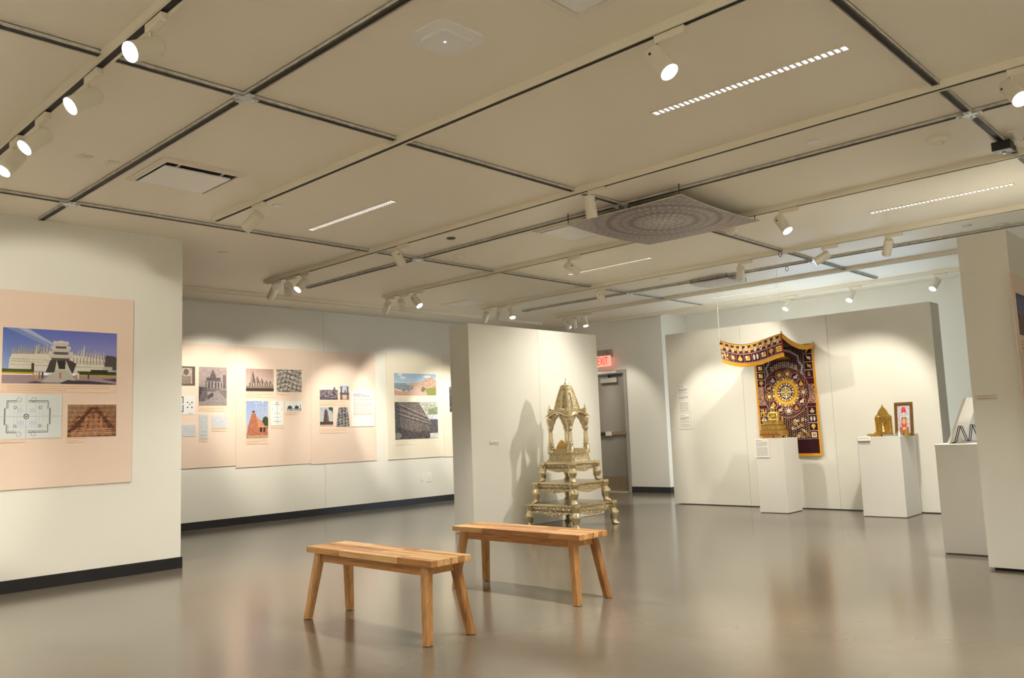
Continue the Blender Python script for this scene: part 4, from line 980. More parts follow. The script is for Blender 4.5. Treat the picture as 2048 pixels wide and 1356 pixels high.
# ------------------------------------------------------------------ suspended print of a carved ceiling
cz = 2.962
cc = [on('z', cz, *p) for p in ((1145.4, 446), (1369, 387), (1509.6, 442), (1290, 492.8))]
px0, px1 = (cc[0][0]+cc[3][0])/2, (cc[1][0]+cc[2][0])/2; py0, py1 = (cc[0][1]+cc[1][1])/2, (cc[2][1]+cc[3][1])/2
def ink_mandala(n):
    k = Ink(n, n, (160, 148, 146)); x, y = k.X-0.44, k.Y-0.42; r = np.hypot(x, y); th = np.arctan2(y, x)
    g = np.zeros_like(r)
    for r0, w, c, cnt in ((0.06, 0.05, 26, 8), (0.115, 0.05, 18, 16), (0.18, 0.06, 26, 24), (0.26, 0.07, 22, 32), (0.35, 0.06, 18, 44), (0.43, 0.05, 12, 56)):
        band = np.abs(r-r0) < w/2; g += band*c*1.1*np.cos(th*cnt)*np.cos((r-r0)/w*math.pi)
    for r0, w, c in ((0.235, 0.035, -34), (0.31, 0.02, -22), (0.395, 0.03, -36), (0.09, 0.012, -18), (0.15, 0.012, -22), (0.48, 0.02, -16)): g += np.exp(-((r-r0)/w)**2*2)*c*1.15
    g += np.clip(0.25-r, 0, 1)*130
    k.a += g[..., None]; m = r > 0.47; k.a[m] += (10*np.sin((k.X*90))*np.sin(k.Y*90))[m][:, None]
    k.noise(22, 1); k.noise(16, 2); return k
t = thing('suspended_ceiling_print', 'grey print of a carved round temple ceiling hung flat under the struts', 'print', ((px0+px1)/2, (py0+py1)/2, cz-0.05))
def cpt(i, j):
    x = px0+(px1-px0)*i; y = py0+(py1-py0)*j
    s = 4*i*(1-i); q = 4*j*(1-j)
    return (x, y, cz-0.022*q-0.006*s)
ik = ink_mandala(220)
so = sheet('printed_panel', ik, lambda i, j: cpt(1-i, j), (0, 0, -1), 0.008, '', '', m=M_PRINT, edge=(214, 206, 190), parent=t)
part(MB().add([(p[0], p[1], p[2]+0.009) for p in [cpt(a, b) for b in np.linspace(0, 1, 9) for a in np.linspace(0, 1, 9)]],
              [(r_*9+c_, r_*9+c_+1, (r_+1)*9+c_+1, (r_+1)*9+c_) for r_ in range(8) for c_ in range(8)]), 'backing', M_FIX, t)
for i, j in ((0.02, 0.02), (0.98, 0.02), (0.02, 0.98), (0.98, 0.98)):
    a = cpt(i, j); part(MB().tube([a, (a[0], a[1]-0.02, a[2]+0.03), (a[0]+0.01, a[1]-0.03, ZC)], 0.004, 6), 'hanger_wire', M_BLACK, t)
# second, pale panel suspended at the far end
q0 = [on('z', ZC-0.06, *p) for p in ((1375, 570), (1449.7, 556), (1498.7, 564), (1426, 576.5))]
bx0, bx1 = (q0[0][0]+q0[3][0])/2, (q0[1][0]+q0[2][0])/2; by0, by1 = (q0[0][1]+q0[1][1])/2, (q0[2][1]+q0[3][1])/2
t = thing('suspended_pale_panel', 'thin pale panel hung under the far strut above the red hanging', 'panel', ((bx0+bx1)/2, (by0+by1)/2, ZC-0.08))
g = []
for b in np.linspace(0, 1, 9):
    for a in np.linspace(0, 1, 9): g.append((bx0+(bx1-bx0)*a, by0+(by1-by0)*b, ZC-0.05-0.02*4*b*(1-b)-0.008*4*a*(1-a)))
mb = MB().add(g, [(r_*9+c_, r_*9+c_+1, (r_+1)*9+c_+1, (r_+1)*9+c_) for r_ in range(8) for c_ in range(8)], True)
mb.add([(p[0], p[1], p[2]+0.006) for p in g], [(r_*9+c_, (r_+1)*9+c_, (r_+1)*9+c_+1, r_*9+c_+1) for r_ in range(8) for c_ in range(8)], True)
part(mb, 'sheet', mat('pale_lilac_sheet', (0.62, 0.56, 0.53, 1), 0.4, vary=0.05, vscale=4), t)
for a, b in ((bx0+0.02, by0+0.02), (bx1-0.02, by0+0.02), (bx0+0.02, by1-0.02), (bx1-0.02, by1-0.02)):
    part(MB().cyl((a, b, ZC-0.05), (a, b, ZC), 0.004, n=6), 'hanger_wire', M_BLACK, t)

# ------------------------------------------------------------------ embroidered hanging with canopy on the right partition
HX0, HX1, HZ0, HZ1 = -5.325, -4.490, 0.67, 2.102
GOLDS = [(226, 186, 90), (206, 176, 120), (230, 214, 190), (190, 150, 80), (236, 226, 214)]
MAR = (76, 14, 22)
def motif(k, x, y, w, h, kind, c, asp):
    if kind == 0:      # hooked cross
        s = 0.34
        for a in ((-s, 0, s, 0), (0, -s, 0, s), (-s, 0, -s, s), (s, 0, s, -s), (0, -s, -s, -s), (0, s, s, s)): k.line(x+a[0]*w, y+a[1]*h, x+a[2]*w, y+a[3]*h, w*0.16, c, 1, asp)
    elif kind == 1:    # eight ray star
        for i in range(8):
            q = i*math.pi/4; k.line(x, y, x+0.36*w*math.cos(q), y+0.36*h*math.sin(q), w*0.13, c, 1, asp)
        k.ell(x, y, w*0.16, h*0.16, (240, 230, 214))
    elif kind == 2: k.ell(x, y-0.1*h, w*0.28, h*0.26, c); k.rect(x-0.06*w, y, x+0.06*w, y+0.38*h, c)        # fan
    elif kind == 3:
        for s in (-0.2, 0.2): k.ell(x+s*w, y, w*0.13, h*0.34, (226, 216, 210)); k.ell(x+s*w, y-0.2*h, w*0.08, h*0.08, c)   # fish pair
    elif kind == 4:
        for i in range(4): q = i*math.pi/2+0.78; k.ell(x+0.2*w*math.cos(q), y+0.2*h*math.sin(q), w*0.16, h*0.16, GOLDS[i])
    elif kind == 5: k.rect(x-0.34*w, y-0.34*h, x+0.34*w, y+0.34*h, c); k.rect(x-0.2*w, y-0.2*h, x+0.2*w, y+0.2*h, (150, 112, 50)); k.rect(x-0.08*w, y-0.08*h, x+0.08*w, y+0.08*h, c)
    elif kind == 6:
        for i in (-0.22, 0.0, 0.22): k.poly([(x-0.3*w, y+(i+0.1)*h), (x, y+(i-0.12)*h), (x+0.3*w, y+(i+0.1)*h), (x, y+i*h)], GOLDS[(int(i*10)) % 5])
    elif kind == 7: k.ell(x, y+0.1*h, w*0.3, h*0.22, c); k.ell(x, y-0.2*h, w*0.12, h*0.14, c)     # vase
    elif kind == 8: k.line(x-0.25*w, y+0.3*h, x+0.28*w, y-0.32*h, w*0.2, c, 1, asp)
    elif kind == 9: k.ell(x+0.1*w, y, w*0.26, h*0.18, c); k.line(x-0.2*w, y-0.3*h, x+0.3*w, y+0.3*h, w*0.1, c, 1, asp)
def ink_hanging(nx, ny):
    k = Ink(nx, ny, MAR); asp = ny/nx
    k.noise(10, 1)
    # sequin field
    gx = ((k.X*30) % 1-0.5)**2+((k.Y*30*asp+0.5*np.floor(k.X*30)) % 1-0.5)**2
    field = (k.X > 0.17) & (k.X < 0.83) & (k.Y > 0.02) & (k.Y < 0.84)
    k.put(field, (50, 12, 20), 0.8); k.put(field & (gx < 0.035), (230, 208, 180))
    sp = RNG.rand(ny, nx); k.put(field & (sp > 0.965) & (k.Y > 0.28), (200, 160, 90))
    # flowered zones in the side borders and foot
    for (x0, x1) in ((0.03, 0.17), (0.83, 0.97)):
        m = (k.X > x0) & (k.X < x1); k.put(m, MAR); z = m & (k.Y > 0.36) & (k.Y < 0.53); q = RNG.rand(ny, nx); k.put(z & (q > 0.62), (190, 140, 110)); k.put(z & (q < 0.14), (236, 224, 214))
    for i in range(26):
        x, y = RNG.uniform(0.56, 0.81), RNG.uniform(0.64, 0.83); r = RNG.uniform(0.012, 0.024); k.ell(x, y, r, r/asp, GOLDS[i % 5]); k.ell(x, y, r*0.45, r*0.45/asp, MAR)
    for i in range(14):
        x, y = RNG.uniform(0.20, 0.40), RNG.uniform(0.60, 0.83); k.ell(x, y, 0.016, 0.016/asp, GOLDS[i % 5])
    # silver arch
    for sgn in (-1, 1):
        pts = [(0.5+sgn*0.02, 0.035), (0.5+sgn*0.10, 0.045), (0.5+sgn*0.17, 0.07), (0.5+sgn*0.24, 0.10), (0.5+sgn*0.25, 0.15), (0.5+sgn*0.30, 0.19), (0.5+sgn*0.28, 0.24), (0.5+sgn*0.295, 0.28)]
        for a, b in zip(pts[:-1], pts[1:]): k.line(*a, *b, 0.03, (176, 172, 180), 1, asp)
    k.poly([(0.40, 0.115), (0.5, 0.075), (0.60, 0.115)], (190, 128, 20))
    # embroidered lettering strokes
    for i in range(7):
        x = 0.30+0.065*i; y = 0.205-0.035*math.sin(math.pi*i/6)
        k.line(x-0.03, y-0.022, x+0.03, y-0.026, 0.010, (196, 186, 184), 1, asp); k.line(x+0.018, y-0.024, x+0.022, y+0.02, 0.011, (206, 196, 192), 1, asp)
        k.ell(x-0.008, y, 0.02, 0.013, (206, 196, 192), 1, 0.55)
    # wheel
    cx, cy = 0.50, 0.42; R = 0.36
    def el(r, c, ring=None): k.ell(cx, cy, r, r/asp, c, 1, ring)
    el(R+0.03, (196, 130, 120), 0.972); el(R+0.02, (58, 12, 20))
    mr = (((k.X-cx)/(R+0.02))**2+((k.Y-cy)*asp/(R+0.02))**2 < 1)
    g2 = ((k.X*36) % 1-0.5)**2+((k.Y*36*asp+0.5*np.floor(k.X*36)) % 1-0.5)**2
    k.put(mr & (g2 < 0.04), (224, 196, 156))
    kinds = [(226, 180, 80), (206, 206, 206), (230, 170, 60), (216, 196, 150), (236, 214, 196), (200, 150, 70), (226, 206, 196), (210, 186, 150), (226, 176, 96), (214, 180, 60), (200, 170, 120), (196, 196, 200)]
    for i in range(13):
        a = -math.pi/2+2*math.pi*(i+0.35)/13; x = cx+0.285*math.cos(a); y = cy+0.285*math.sin(a)/asp
        k.ell(x, y, 0.066, 0.066/asp, (196, 140, 130)); k.ell(x, y, 0.058, 0.058/asp, (70, 12, 22))
        if i % 3 == 0: motif(k, x, y, 0.13, 0.13/asp, 1, kinds[i % 12], asp)
        elif i % 3 == 1: k.ell(x, y+0.004, 0.034, 0.02/asp, kinds[i % 12]); k.rect(x-0.03, y, x-0.018, y+0.034/asp, kinds[i % 12]); k.rect(x+0.018, y, x+0.03, y+0.034/asp, kinds[i % 12]); k.ell(x+0.026, y-0.02/asp, 0.016, 0.016/asp, kinds[i % 12])
        else: motif(k, x, y, 0.12, 0.12/asp, 7, kinds[i % 12], asp)
    for i in range(26):
        a = 2*math.pi*i/26; k.ell(cx+0.205*math.cos(a), cy+0.205*math.sin(a)/asp, 0.02, 0.02/asp, GOLDS[i % 5])
    el(0.192, (236, 178, 40)); el(0.180, (250, 200, 70), 0.86); el(0.140, (60, 10, 16))
    for i in range(18):
        a = 2*math.pi*i/18; k.ell(cx+0.121*math.cos(a), cy+0.121*math.sin(a)/asp, 0.017, 0.017/asp, ((244, 238, 232), (236, 170, 110), (240, 226, 200))[i % 3])
    el(0.098, (70, 14, 20))
    for i in range(8):
        a = 2*math.pi*i/8; k.line(cx+0.012*math.cos(a), cy+0.012*math.sin(a)/asp, cx+0.085*math.cos(a), cy+0.085*math.sin(a)/asp, 0.027, ((240, 236, 230), (234, 196, 84))[i % 2], 1, asp)
        a += math.pi/8; k.ell(cx+0.075*math.cos(a), cy+0.075*math.sin(a)/asp, 0.012, 0.012/asp, (240, 230, 214))
    el(0.022, (240, 190, 70))
    # bordered squares
    hgt = 0.072
    for side, kindsq, y0 in ((0, [9, 4, 4, 2], 0.075), (1, [8, 9, 9, 6], 0.015)):
        for i, kd in enumerate(kindsq):
            x = 0.10 if side == 0 else 0.90; y = y0+hgt*(i+0.5)
            k.rect(x-0.068, y-hgt*0.5, x+0.068, y+hgt*0.5, (190, 170, 170)); k.rect(x-0.062, y-hgt*0.46, x+0.062, y+hgt*0.46, (54, 6, 12)); motif(k, x, y, 0.12, hgt*0.9, kd, GOLDS[(i+side) % 5], asp)
    for side, kindsq in ((0, [0, 1, 7, 2]), (1, [7, 3, 2, 5])):
        for i, kd in enumerate(kindsq):
            x = 0.10 if side == 0 else 0.90; y = 0.56+hgt*(i+0.5)
            k.rect(x-0.068, y-hgt*0.5, x+0.068, y+hgt*0.5, (190, 170, 170)); k.rect(x-0.062, y-hgt*0.46, x+0.062, y+hgt*0.46, (54, 6, 12)); motif(k, x, y, 0.12, hgt*0.9, kd, GOLDS[(i*2+side) % 5], asp)
    k.rect(0.03, 0.845, 0.97, 0.85, (190, 170, 176)); k.rect(0.0, 0.852, 1, 1, (50, 8, 18))
    for x0, x1 in ((0, 0.03), (0.97, 1)): k.rect(x0, 0, x1, 1, (226, 160, 36))
    k.rect(0, 0.975, 1, 1, (226, 160, 36)); k.noise(8, 1); return k
t = thing('embroidered_hanging', 'maroon and gold embroidered hanging with a small canopy on the right partition', 'textile', ((HX0+HX1)/2, YR-0.03, HZ0))
sheet('main_cloth', ink_hanging(220, 370), lambda i, j: (HX0+(HX1-HX0)*i+0.012*j*math.sin(j*2), YR-0.03-0.006*math.sin(i*9)*j, HZ1-(HZ1-HZ0)*j), (0, -1, 0), 0.006, '', '', m=M_CLOTH, edge=(226, 160, 36), parent=t)
# canopy roof (underside seen), right border and front valance
FY, FZ = 9.47, 2.176
def roofp(a, b):    # a: 0 left..1 right, b: 0 wall..1 front
    x = HX0+(HX1-HX0)*a; y = (YR-0.03)+(FY-(YR-0.03))*b; z = HZ1+(FZ-HZ1)*b
    return (x, y, z-0.075*4*b*(1-b)*(0.5+0.5*abs(2*a-1))-0.085*(math.sin(math.pi*a**0.8))**1.3*b)
n = 16
R_ = [roofp(i/n, j/n) for j in range(n+1) for i in range(n+1)]
mb = MB().add(R_, [(j*(n+1)+i, j*(n+1)+i+1, (j+1)*(n+1)+i+1, (j+1)*(n+1)+i) for j in range(n) for i in range(n)], True)
mb.add([(p[0], p[1], p[2]+0.006) for p in R_], [(j*(n+1)+i, (j+1)*(n+1)+i, (j+1)*(n+1)+i+1, j*(n+1)+i+1) for j in range(n) for i in range(n)], True)
part(mb, 'canopy_roof', M_MAROON, t)
def strip(fn, nn, name, m, th=(0, 0.004, 0)):
    vs = []
    for a in range(nn+1):
        p, q = fn(a/nn); vs += [p, q, (p[0]+th[0], p[1]+th[1], p[2]+th[2]), (q[0]+th[0], q[1]+th[1], q[2]+th[2])]
    fs = []
    for a in range(nn):
        o = 4*a; fs += [(o, o+1, o+5, o+4), (o+2, o+6, o+7, o+3), (o, o+4, o+6, o+2), (o+1, o+3, o+7, o+5)]
    return part(MB().add(vs, fs+[(0, 2, 3, 1), (4*nn, 4*nn+1, 4*nn+3, 4*nn+2)]), name, m, t)
def fe(a):          # sagging front edge
    p = roofp(a, 1.0); return (p[0], p[1]-0.006, p[2])
VH = 0.235
def ink_valance(nx, ny):
    k = Ink(nx, ny, MAR); asp = ny/nx; k.noise(10, 1)
    for i in range(22):
        x = (i+0.5)/22; y = 0.26+0.06*(-1)**i; k.ell(x, y, 0.022, 0.13, GOLDS[i % 5], 1, 0.62); k.ell(x, y, 0.008, 0.045, GOLDS[(i+2) % 5]); k.line(x-0.02, y+0.12, x+0.022, y-0.1, 0.006, (200, 166, 96), 1, asp)
    for y in (0.48, 0.96): k.rect(0, y, 1, y+0.03, (190, 170, 176))
    for i, kd in enumerate((0, 1, 7, 4, 3, 4, 2, 5)):
        x = (i+0.5)/8; k.rect(i/8, 0.5, i/8+0.008, 0.97, (150, 110, 120)); motif(k, x, 0.735, 0.125, 0.44, kd, GOLDS[(i*2+1) % 5], asp)
    k.rect(0, 0, 1, 0.06, (206, 150, 40)); k.rect(0.985, 0, 1, 1, (170, 40, 30)); return k
vo = sheet('front_valance', ink_valance(230, 66), lambda i, j: (fe(i)[0]+0.02*j, fe(i)[1]+0.008*math.sin(i*12)*j, fe(i)[2]-VH*j), (0, -1, 0), 0.005, '', '', m=M_CLOTH, edge=(120, 30, 30), parent=t)
strip(lambda a: ((fe(a)[0]+0.02, fe(a)[1]+0.008*math.sin(a*12), fe(a)[2]-VH), (fe(a)[0]+0.022, fe(a)[1]+0.008*math.sin(a*12), fe(a)[2]-VH-0.045)), 24, 'gold_fringe', M_YELLOW)
strip(lambda b: ((roofp(1, b)[0]+0.004, roofp(1, b)[1], roofp(1, b)[2]+0.012), (roofp(1, b)[0]+0.004, roofp(1, b)[1], roofp(1, b)[2]-0.05)), 20, 'gold_side_border', M_YELLOW, (0.004, 0, 0))
for a, b in ((0, 1), (1, 1), (1, 0)):
    p = roofp(a, b); part(MB().cyl((p[0], p[1], p[2]), (p[0], p[1], p[2]+0.03), 0.012, n=8), 'corner_ring', M_STEEL, t)
    if b: part(MB().cyl((p[0], p[1], p[2]+0.03), (p[0], p[1], ZC), 0.0012, n=5), 'hanging_thread', M_FIX, t)
bh = on('y', YR+0.05, 1481.5, 649)
solo(MB().box(bh[0]-0.015, bh[0]+0.015, YR+0.04, YR+0.08, ZR-0.02, ZR+0.05), 'bracket', M_GALV, 'small metal bracket sticking up from the right partition top', 'bracket')

# ------------------------------------------------------------------ plinths
def plinth(x0, x1, y0, y1, h, label):
    t = thing('white_plinth', label, 'plinth', ((x0+x1)/2, (y0+y1)/2, 0), 'white display plinths')
    part(MB().bbox(x0, x1, y0, y1, 0.004, h-0.004, 0.005), 'body', M_PLINTH, t)
    part(MB().bbox(x0+0.012, x1-0.012, y0+0.012, y1-0.012, 0, 0.006, 0.001), 'base', M_SLOT, t)
    part(MB().bbox(x0-0.001, x1+0.001, y0-0.001, y1+0.001, h-0.012, h, 0.003), 'top_board', M_PLINTH, t)
P1 = (-5.07, -4.70, 9.74, 10.15, 0.918)
P2 = (-3.815, -3.335, 9.80, 10.30, 0.905)
P3 = (-2.256, -1.80, 7.42, 7.90, 0.885)
plinth(*P1, 'white plinth in front of the maroon hanging')
plinth(*P2, 'wide white plinth with the framed picture')
plinth(*P3, 'white plinth half hidden by the right foreground partition')
card(('y', P1[2], -1), (1510.5, 878, 1538.3, 915), 'white text card on the front of the plinth below the hanging', 2.5, 0.008, 1, ((0.14, 0.4), (0.45, 0.92)))
h0, h1, z0, z1 = plane_rect('y', P2[2], 1717, 872.5, 1741.4, 881.5)
sheet('label_card', text_ink(50, 20, title=0, paras=((0.2, 0.7),)), lambda i, j: (h0+(h1-h0)*i, P2[2]-0.006-0.014*j, z1-(z1-z0)*j), (0, -1, 0.4), 0.004, 'tilted white label at the top left of the wide plinth', 'label card', 'printed label cards')

# ------------------------------------------------------------------ gold model shrine on the first plinth
gx, gy, gz = -4.90, 9.93, P1[4]
t = thing('gold_model_shrine', 'stepped gold model shrine with a seated figure, in front of the hanging', 'shrine', (gx, gy, gz))
for i, (w, d, z0, z1) in enumerate(((0.13, 0.12, 0.03, 0.10), (0.115, 0.105, 0.10, 0.165), (0.10, 0.085, 0.165, 0.215))):
    tier = part(MB().bbox(gx-w, gx+w, gy-d, gy+d, gz+z0, gz+z1, 0.004).bbox(gx-w-0.006, gx+w+0.006, gy-d-0.006, gy+d+0.006, gz+z1-0.010, gz+z1, 0.003), 'tier', M_GOLD, t)
    nb = 7 - i
    pn = part(MB().bbox(gx-w+0.012, gx-w+0.012+0.022, gy-d-0.008, gy-d, gz+z0+0.012, gz+z1-0.016, 0.002), 'carved_panel', M_GOLD2, tier)
    for q in range(1, nb): share(pn, tier, q*(2*w-0.046)/(nb-1))
part(MB().box(gx-0.135, gx+0.135, gy-0.128, gy-0.12, gz+0.034, gz+0.056), 'inscribed_band', mat('red_band', rgb(150, 70, 40), 0.5, vary=0.2, vscale=60), t)
for q in ((-0.11, -0.1), (0.11, -0.1), (-0.11, 0.1), (0.11, 0.1)): part(MB().rings([((gx+q[0], gy+q[1], gz), 0.02), ((gx+q[0], gy+q[1], gz+0.03), 0.013)], 10), 'foot', M_GOLD, t)
fz = gz+0.215
fig = MB().rings([((gx, gy, fz), 0.062), ((gx, gy, fz+0.02), 0.066), ((gx, gy, fz+0.035), 0.05), ((gx, gy, fz+0.05), 0.036), ((gx, gy, fz+0.085), 0.042), ((gx, gy, fz+0.11), 0.046), ((gx, gy, fz+0.125), 0.02), ((gx, gy, fz+0.135), 0.017),
                  ((gx, gy, fz+0.145), 0.025), ((gx, gy, fz+0.165), 0.026), ((gx, gy, fz+0.185), 0.016), ((gx, gy, fz+0.2), 0.006)], 14)
for sg in (-1, 1): fig.cyl((gx+sg*0.044, gy, fz+0.108), (gx+sg*0.062, gy-0.01, fz+0.06), 0.013, 0.011, 8).cyl((gx+sg*0.062, gy-0.01, fz+0.06), (gx, gy-0.045, fz+0.04), 0.011, 0.009, 8)
part(fig, 'seated_figure', M_GOLD, t, 'gold seated figure')
part(MB().bbox(gx-0.06, gx+0.06, gy+0.04, gy+0.055, fz, fz+0.12, 0.004), 'throne_back', M_GOLD, t)
p0 = part(MB().rings([((gx-0.09, gy-0.07, fz), 0.012), ((gx-0.09, gy-0.07, fz+0.02), 0.008), ((gx-0.09, gy-0.07, fz+0.05), 0.009), ((gx-0.09, gy-0.07, fz+0.058), 0.003)], 8), 'corner_post', M_GOLD, t)
for dx, dy in ((0.18, 0), (0, 0.14), (0.18, 0.14)): share(p0, t, dx, dy)
for i, (x, w) in enumerate(((-4.955, 0.028), (-4.88, 0.032), (-4.775, 0.045))):
    lab = ('small gold offering box, left one before the stepped shrine', 'small gold offering box, middle one before the stepped shrine', 'long gold offering box, right one before the stepped shrine')[i]
    solo(MB().bbox(x-w, x+w, 9.755, 9.79, gz, gz+0.026, 0.003).bbox(x-w*0.8, x+w*0.8, 9.762, 9.783, gz+0.026, gz+0.034, 0.003), 'gold_offering_box', M_GOLD, lab, 'box', 'small gold boxes on the first plinth')

# ------------------------------------------------------------------ second plinth: brass shrine, trays, framed picture
bz = P2[4]
by = 9.98; bx = float(on('y', by, 1766, 840)[0])
t = thing('brass_shrine', 'small arched brass shrine with a pointed top on the wide plinth', 'shrine', (bx, by, bz))
prof = [(-0.09, 0.02), (0.09, 0.02), (0.09, 0.23), (0.08, 0.245), (0.06, 0.26), (0.05, 0.29), (0.03, 0.32), (0.008, 0.345), (0.0, 0.37), (-0.008, 0.345), (-0.03, 0.32), (-0.05, 0.29), (-0.06, 0.26), (-0.08, 0.245), (-0.09, 0.23)]
part(MB().prism([(bx+a, bz+c) for a, c in prof], 'y', by, by+0.03), 'back_plate', M_GOLD, t)
part(MB().bbox(bx-0.10, bx+0.10, by-0.06, by+0.035, bz, bz+0.03, 0.004).bbox(bx-0.094, bx+0.094, by-0.05, by+0.03, bz+0.03, bz+0.05, 0.004), 'base', M_GOLD, t)
for sg in (-1, 1): part(MB().rings([((bx+sg*0.078, by-0.02, bz+0.05), 0.012), ((bx+sg*0.078, by-0.02, bz+0.08), 0.009), ((bx+sg*0.078, by-0.02, bz+0.2), 0.009), ((bx+sg*0.078, by-0.02, bz+0.215), 0.014)], 10), 'column', M_GOLD, t)
arch = [(bx+0.068*math.cos(a), bz+0.17+0.068*math.sin(a)) for a in np.linspace(0, math.pi, 13)]+[(bx+0.05*math.cos(a), bz+0.17+0.05*math.sin(a)) for a in np.linspace(math.pi, 0, 13)]
part(MB().prism(arch, 'y', by-0.012, by), 'arch', M_GOLD, t)
part(MB().prism([(bx-0.05, bz+0.05), (bx+0.05, bz+0.05), (bx+0.05, bz+0.17)]+[(bx+0.05*math.cos(a), bz+0.17+0.05*math.sin(a)) for a in np.linspace(0.2, math.pi, 10)], 'y', by-0.003, by), 'niche', M_GOLD2, t)
part(MB().rings([((bx, by-0.025, bz+0.05), 0.035), ((bx, by-0.025, bz+0.065), 0.034), ((bx, by-0.025, bz+0.08), 0.02), ((bx, by-0.025, bz+0.11), 0.025), ((bx, by-0.025, bz+0.122), 0.01), ((bx, by-0.025, bz+0.135), 0.015), ((bx, by-0.025, bz+0.155), 0.008)], 12), 'figure', M_GOLD, t)
beads = MB()
for a in np.linspace(-0.084, 0.084, 10): beads.ball((bx+a, by-0.004, bz+0.232+0.0*a), 0.008, 6)
for a in np.linspace(0.1, math.pi-0.1, 10): beads.ball((bx+0.045*math.cos(a), by-0.004, bz+0.27+0.05*math.sin(a)), 0.006, 6)
part(beads, 'beading', M_GOLD, t)['kind'] = 'stuff'
def tray(x, y, w, d, h, m, name, label, cat='tray'):
    t = thing(name, label, cat, (x, y, bz))
    part(MB().bbox(x-w, x+w, y-d, y+d, bz, bz+0.006, 0.002), 'bottom', m, t)
    part(MB().box(x-w, x+w, y-d, y-d+0.005, bz+0.006, bz+h).box(x-w, x+w, y+d-0.005, y+d, bz+0.006, bz+h).box(x-w, x-w+0.005, y-d+0.005, y+d-0.005, bz+0.006, bz+h).box(x+w-0.005, x+w, y-d+0.005, y+d-0.005, bz+0.006, bz+h), 'rim', m, t)
tray(float(on('y', 9.865, 1751, 865)[0]), 9.865, 0.085, 0.028, 0.034, M_GOLD, 'gold_tray', 'shallow gold tray in front of the small brass shrine')
tray(float(on('y', 9.865, 1776, 865)[0]), 9.865, 0.07, 0.028, 0.024, M_SILVER, 'silver_tray', 'shallow silver tray between brass shrine and framed picture')
def ink_portrait(nx, ny):
    k = Ink(nx, ny, (196, 190, 204)); k.noise(40, 2, None, False)
    k.ell(0.5, 0.2, 0.18, 0.14, (206, 60, 66)); k.ell(0.5, 0.13, 0.10, 0.07, (224, 80, 84)); k.ell(0.5, 0.34, 0.13, 0.09, (206, 196, 196)); k.poly([(0.25, 0.62), (0.34, 0.44), (0.66, 0.44), (0.76, 0.62), (0.70, 0.72), (0.3, 0.72)], (96, 66, 66))
    k.ell(0.5, 0.58, 0.16, 0.12, (226, 160, 120)); k.ell(0.5, 0.86, 0.36, 0.16, (176, 96, 76)); k.rect(0.26, 0.52, 0.33, 0.8, (220, 160, 130)); k.rect(0.68, 0.52, 0.75, 0.8, (220, 160, 130)); k.ell(0.5, 0.84, 0.14, 0.06, (232, 180, 140)); return k
fx0, fx1 = -3.505, -3.355
fy, fz0, fh = 10.02, bz, 0.385
fx0 = float(on('y', fy, 1787.5, 840)[0]); fx1 = float(on('y', fy, 1824.5, 840)[0])
t = thing('framed_picture', 'bronze framed picture of a seated figure on the wide plinth', 'picture', ((fx0+fx1)/2, fy, fz0))
tilt = lambda p: (p[0], p[1]+(p[2]-fz0)*0.12, p[2])
w = 0.032
part(MB().bbox(fx0, fx1, fy, fy+0.025, fz0, fz0+w, 0.004).bbox(fx0, fx1, fy, fy+0.025, fz0+fh-w, fz0+fh, 0.004).bbox(fx0, fx0+w, fy, fy+0.025, fz0+w, fz0+fh-w, 0.004).bbox(fx1-w, fx1, fy, fy+0.025, fz0+w, fz0+fh-w, 0.004).xf(tilt), 'frame', M_FRAMEW, t)
sheet('picture_print', ink_portrait(40, 56), lambda i, j: tilt((fx0+w+(fx1-fx0-2*w)*i, fy+0.012, fz0+fh-w-(fh-2*w)*j)), (0, -1, 0), 0.004, '', '', parent=t)
part(MB().hexa([((fx0+fx1)/2-0.03, fy+0.03, fz0), ((fx0+fx1)/2+0.03, fy+0.03, fz0), ((fx0+fx1)/2+0.03, fy+0.16, fz0), ((fx0+fx1)/2-0.03, fy+0.16, fz0)],
              [((fx0+fx1)/2-0.03, fy+0.055, fz0+0.25), ((fx0+fx1)/2+0.03, fy+0.055, fz0+0.25), ((fx0+fx1)/2+0.03, fy+0.06, fz0+0.25), ((fx0+fx1)/2-0.03, fy+0.06, fz0+0.25)]), 'easel_back', M_DARKGREY, t)
x = (fx0*0.62+fx1*0.38)
solo(MB().bbox(x-0.05, x+0.05, 9.90, 9.96, bz, bz+0.008, 0.002).rings([((x, 9.93, bz+0.008), 0.045), ((x, 9.93, bz+0.03), 0.035), ((x, 9.93, bz+0.06), 0.012)], 14), 'silver_mound_dish', M_SILVER, 'small silver dish heaped to a point before the framed picture', 'dish')
x = fx1-0.05
t = thing('miniature_gold_frame', 'tiny gold framed figure standing before the framed picture', 'picture', (x, 9.95, bz))
part(MB().bbox(x-0.026, x+0.026, 9.95, 9.962, bz, bz+0.075, 0.003), 'frame', M_GOLD, t)
part(MB().rings([((x, 9.945, bz+0.01), 0.012), ((x, 9.945, bz+0.04), 0.011), ((x, 9.945, bz+0.06), 0.004)], 8), 'figure', M_GOLD2, t)

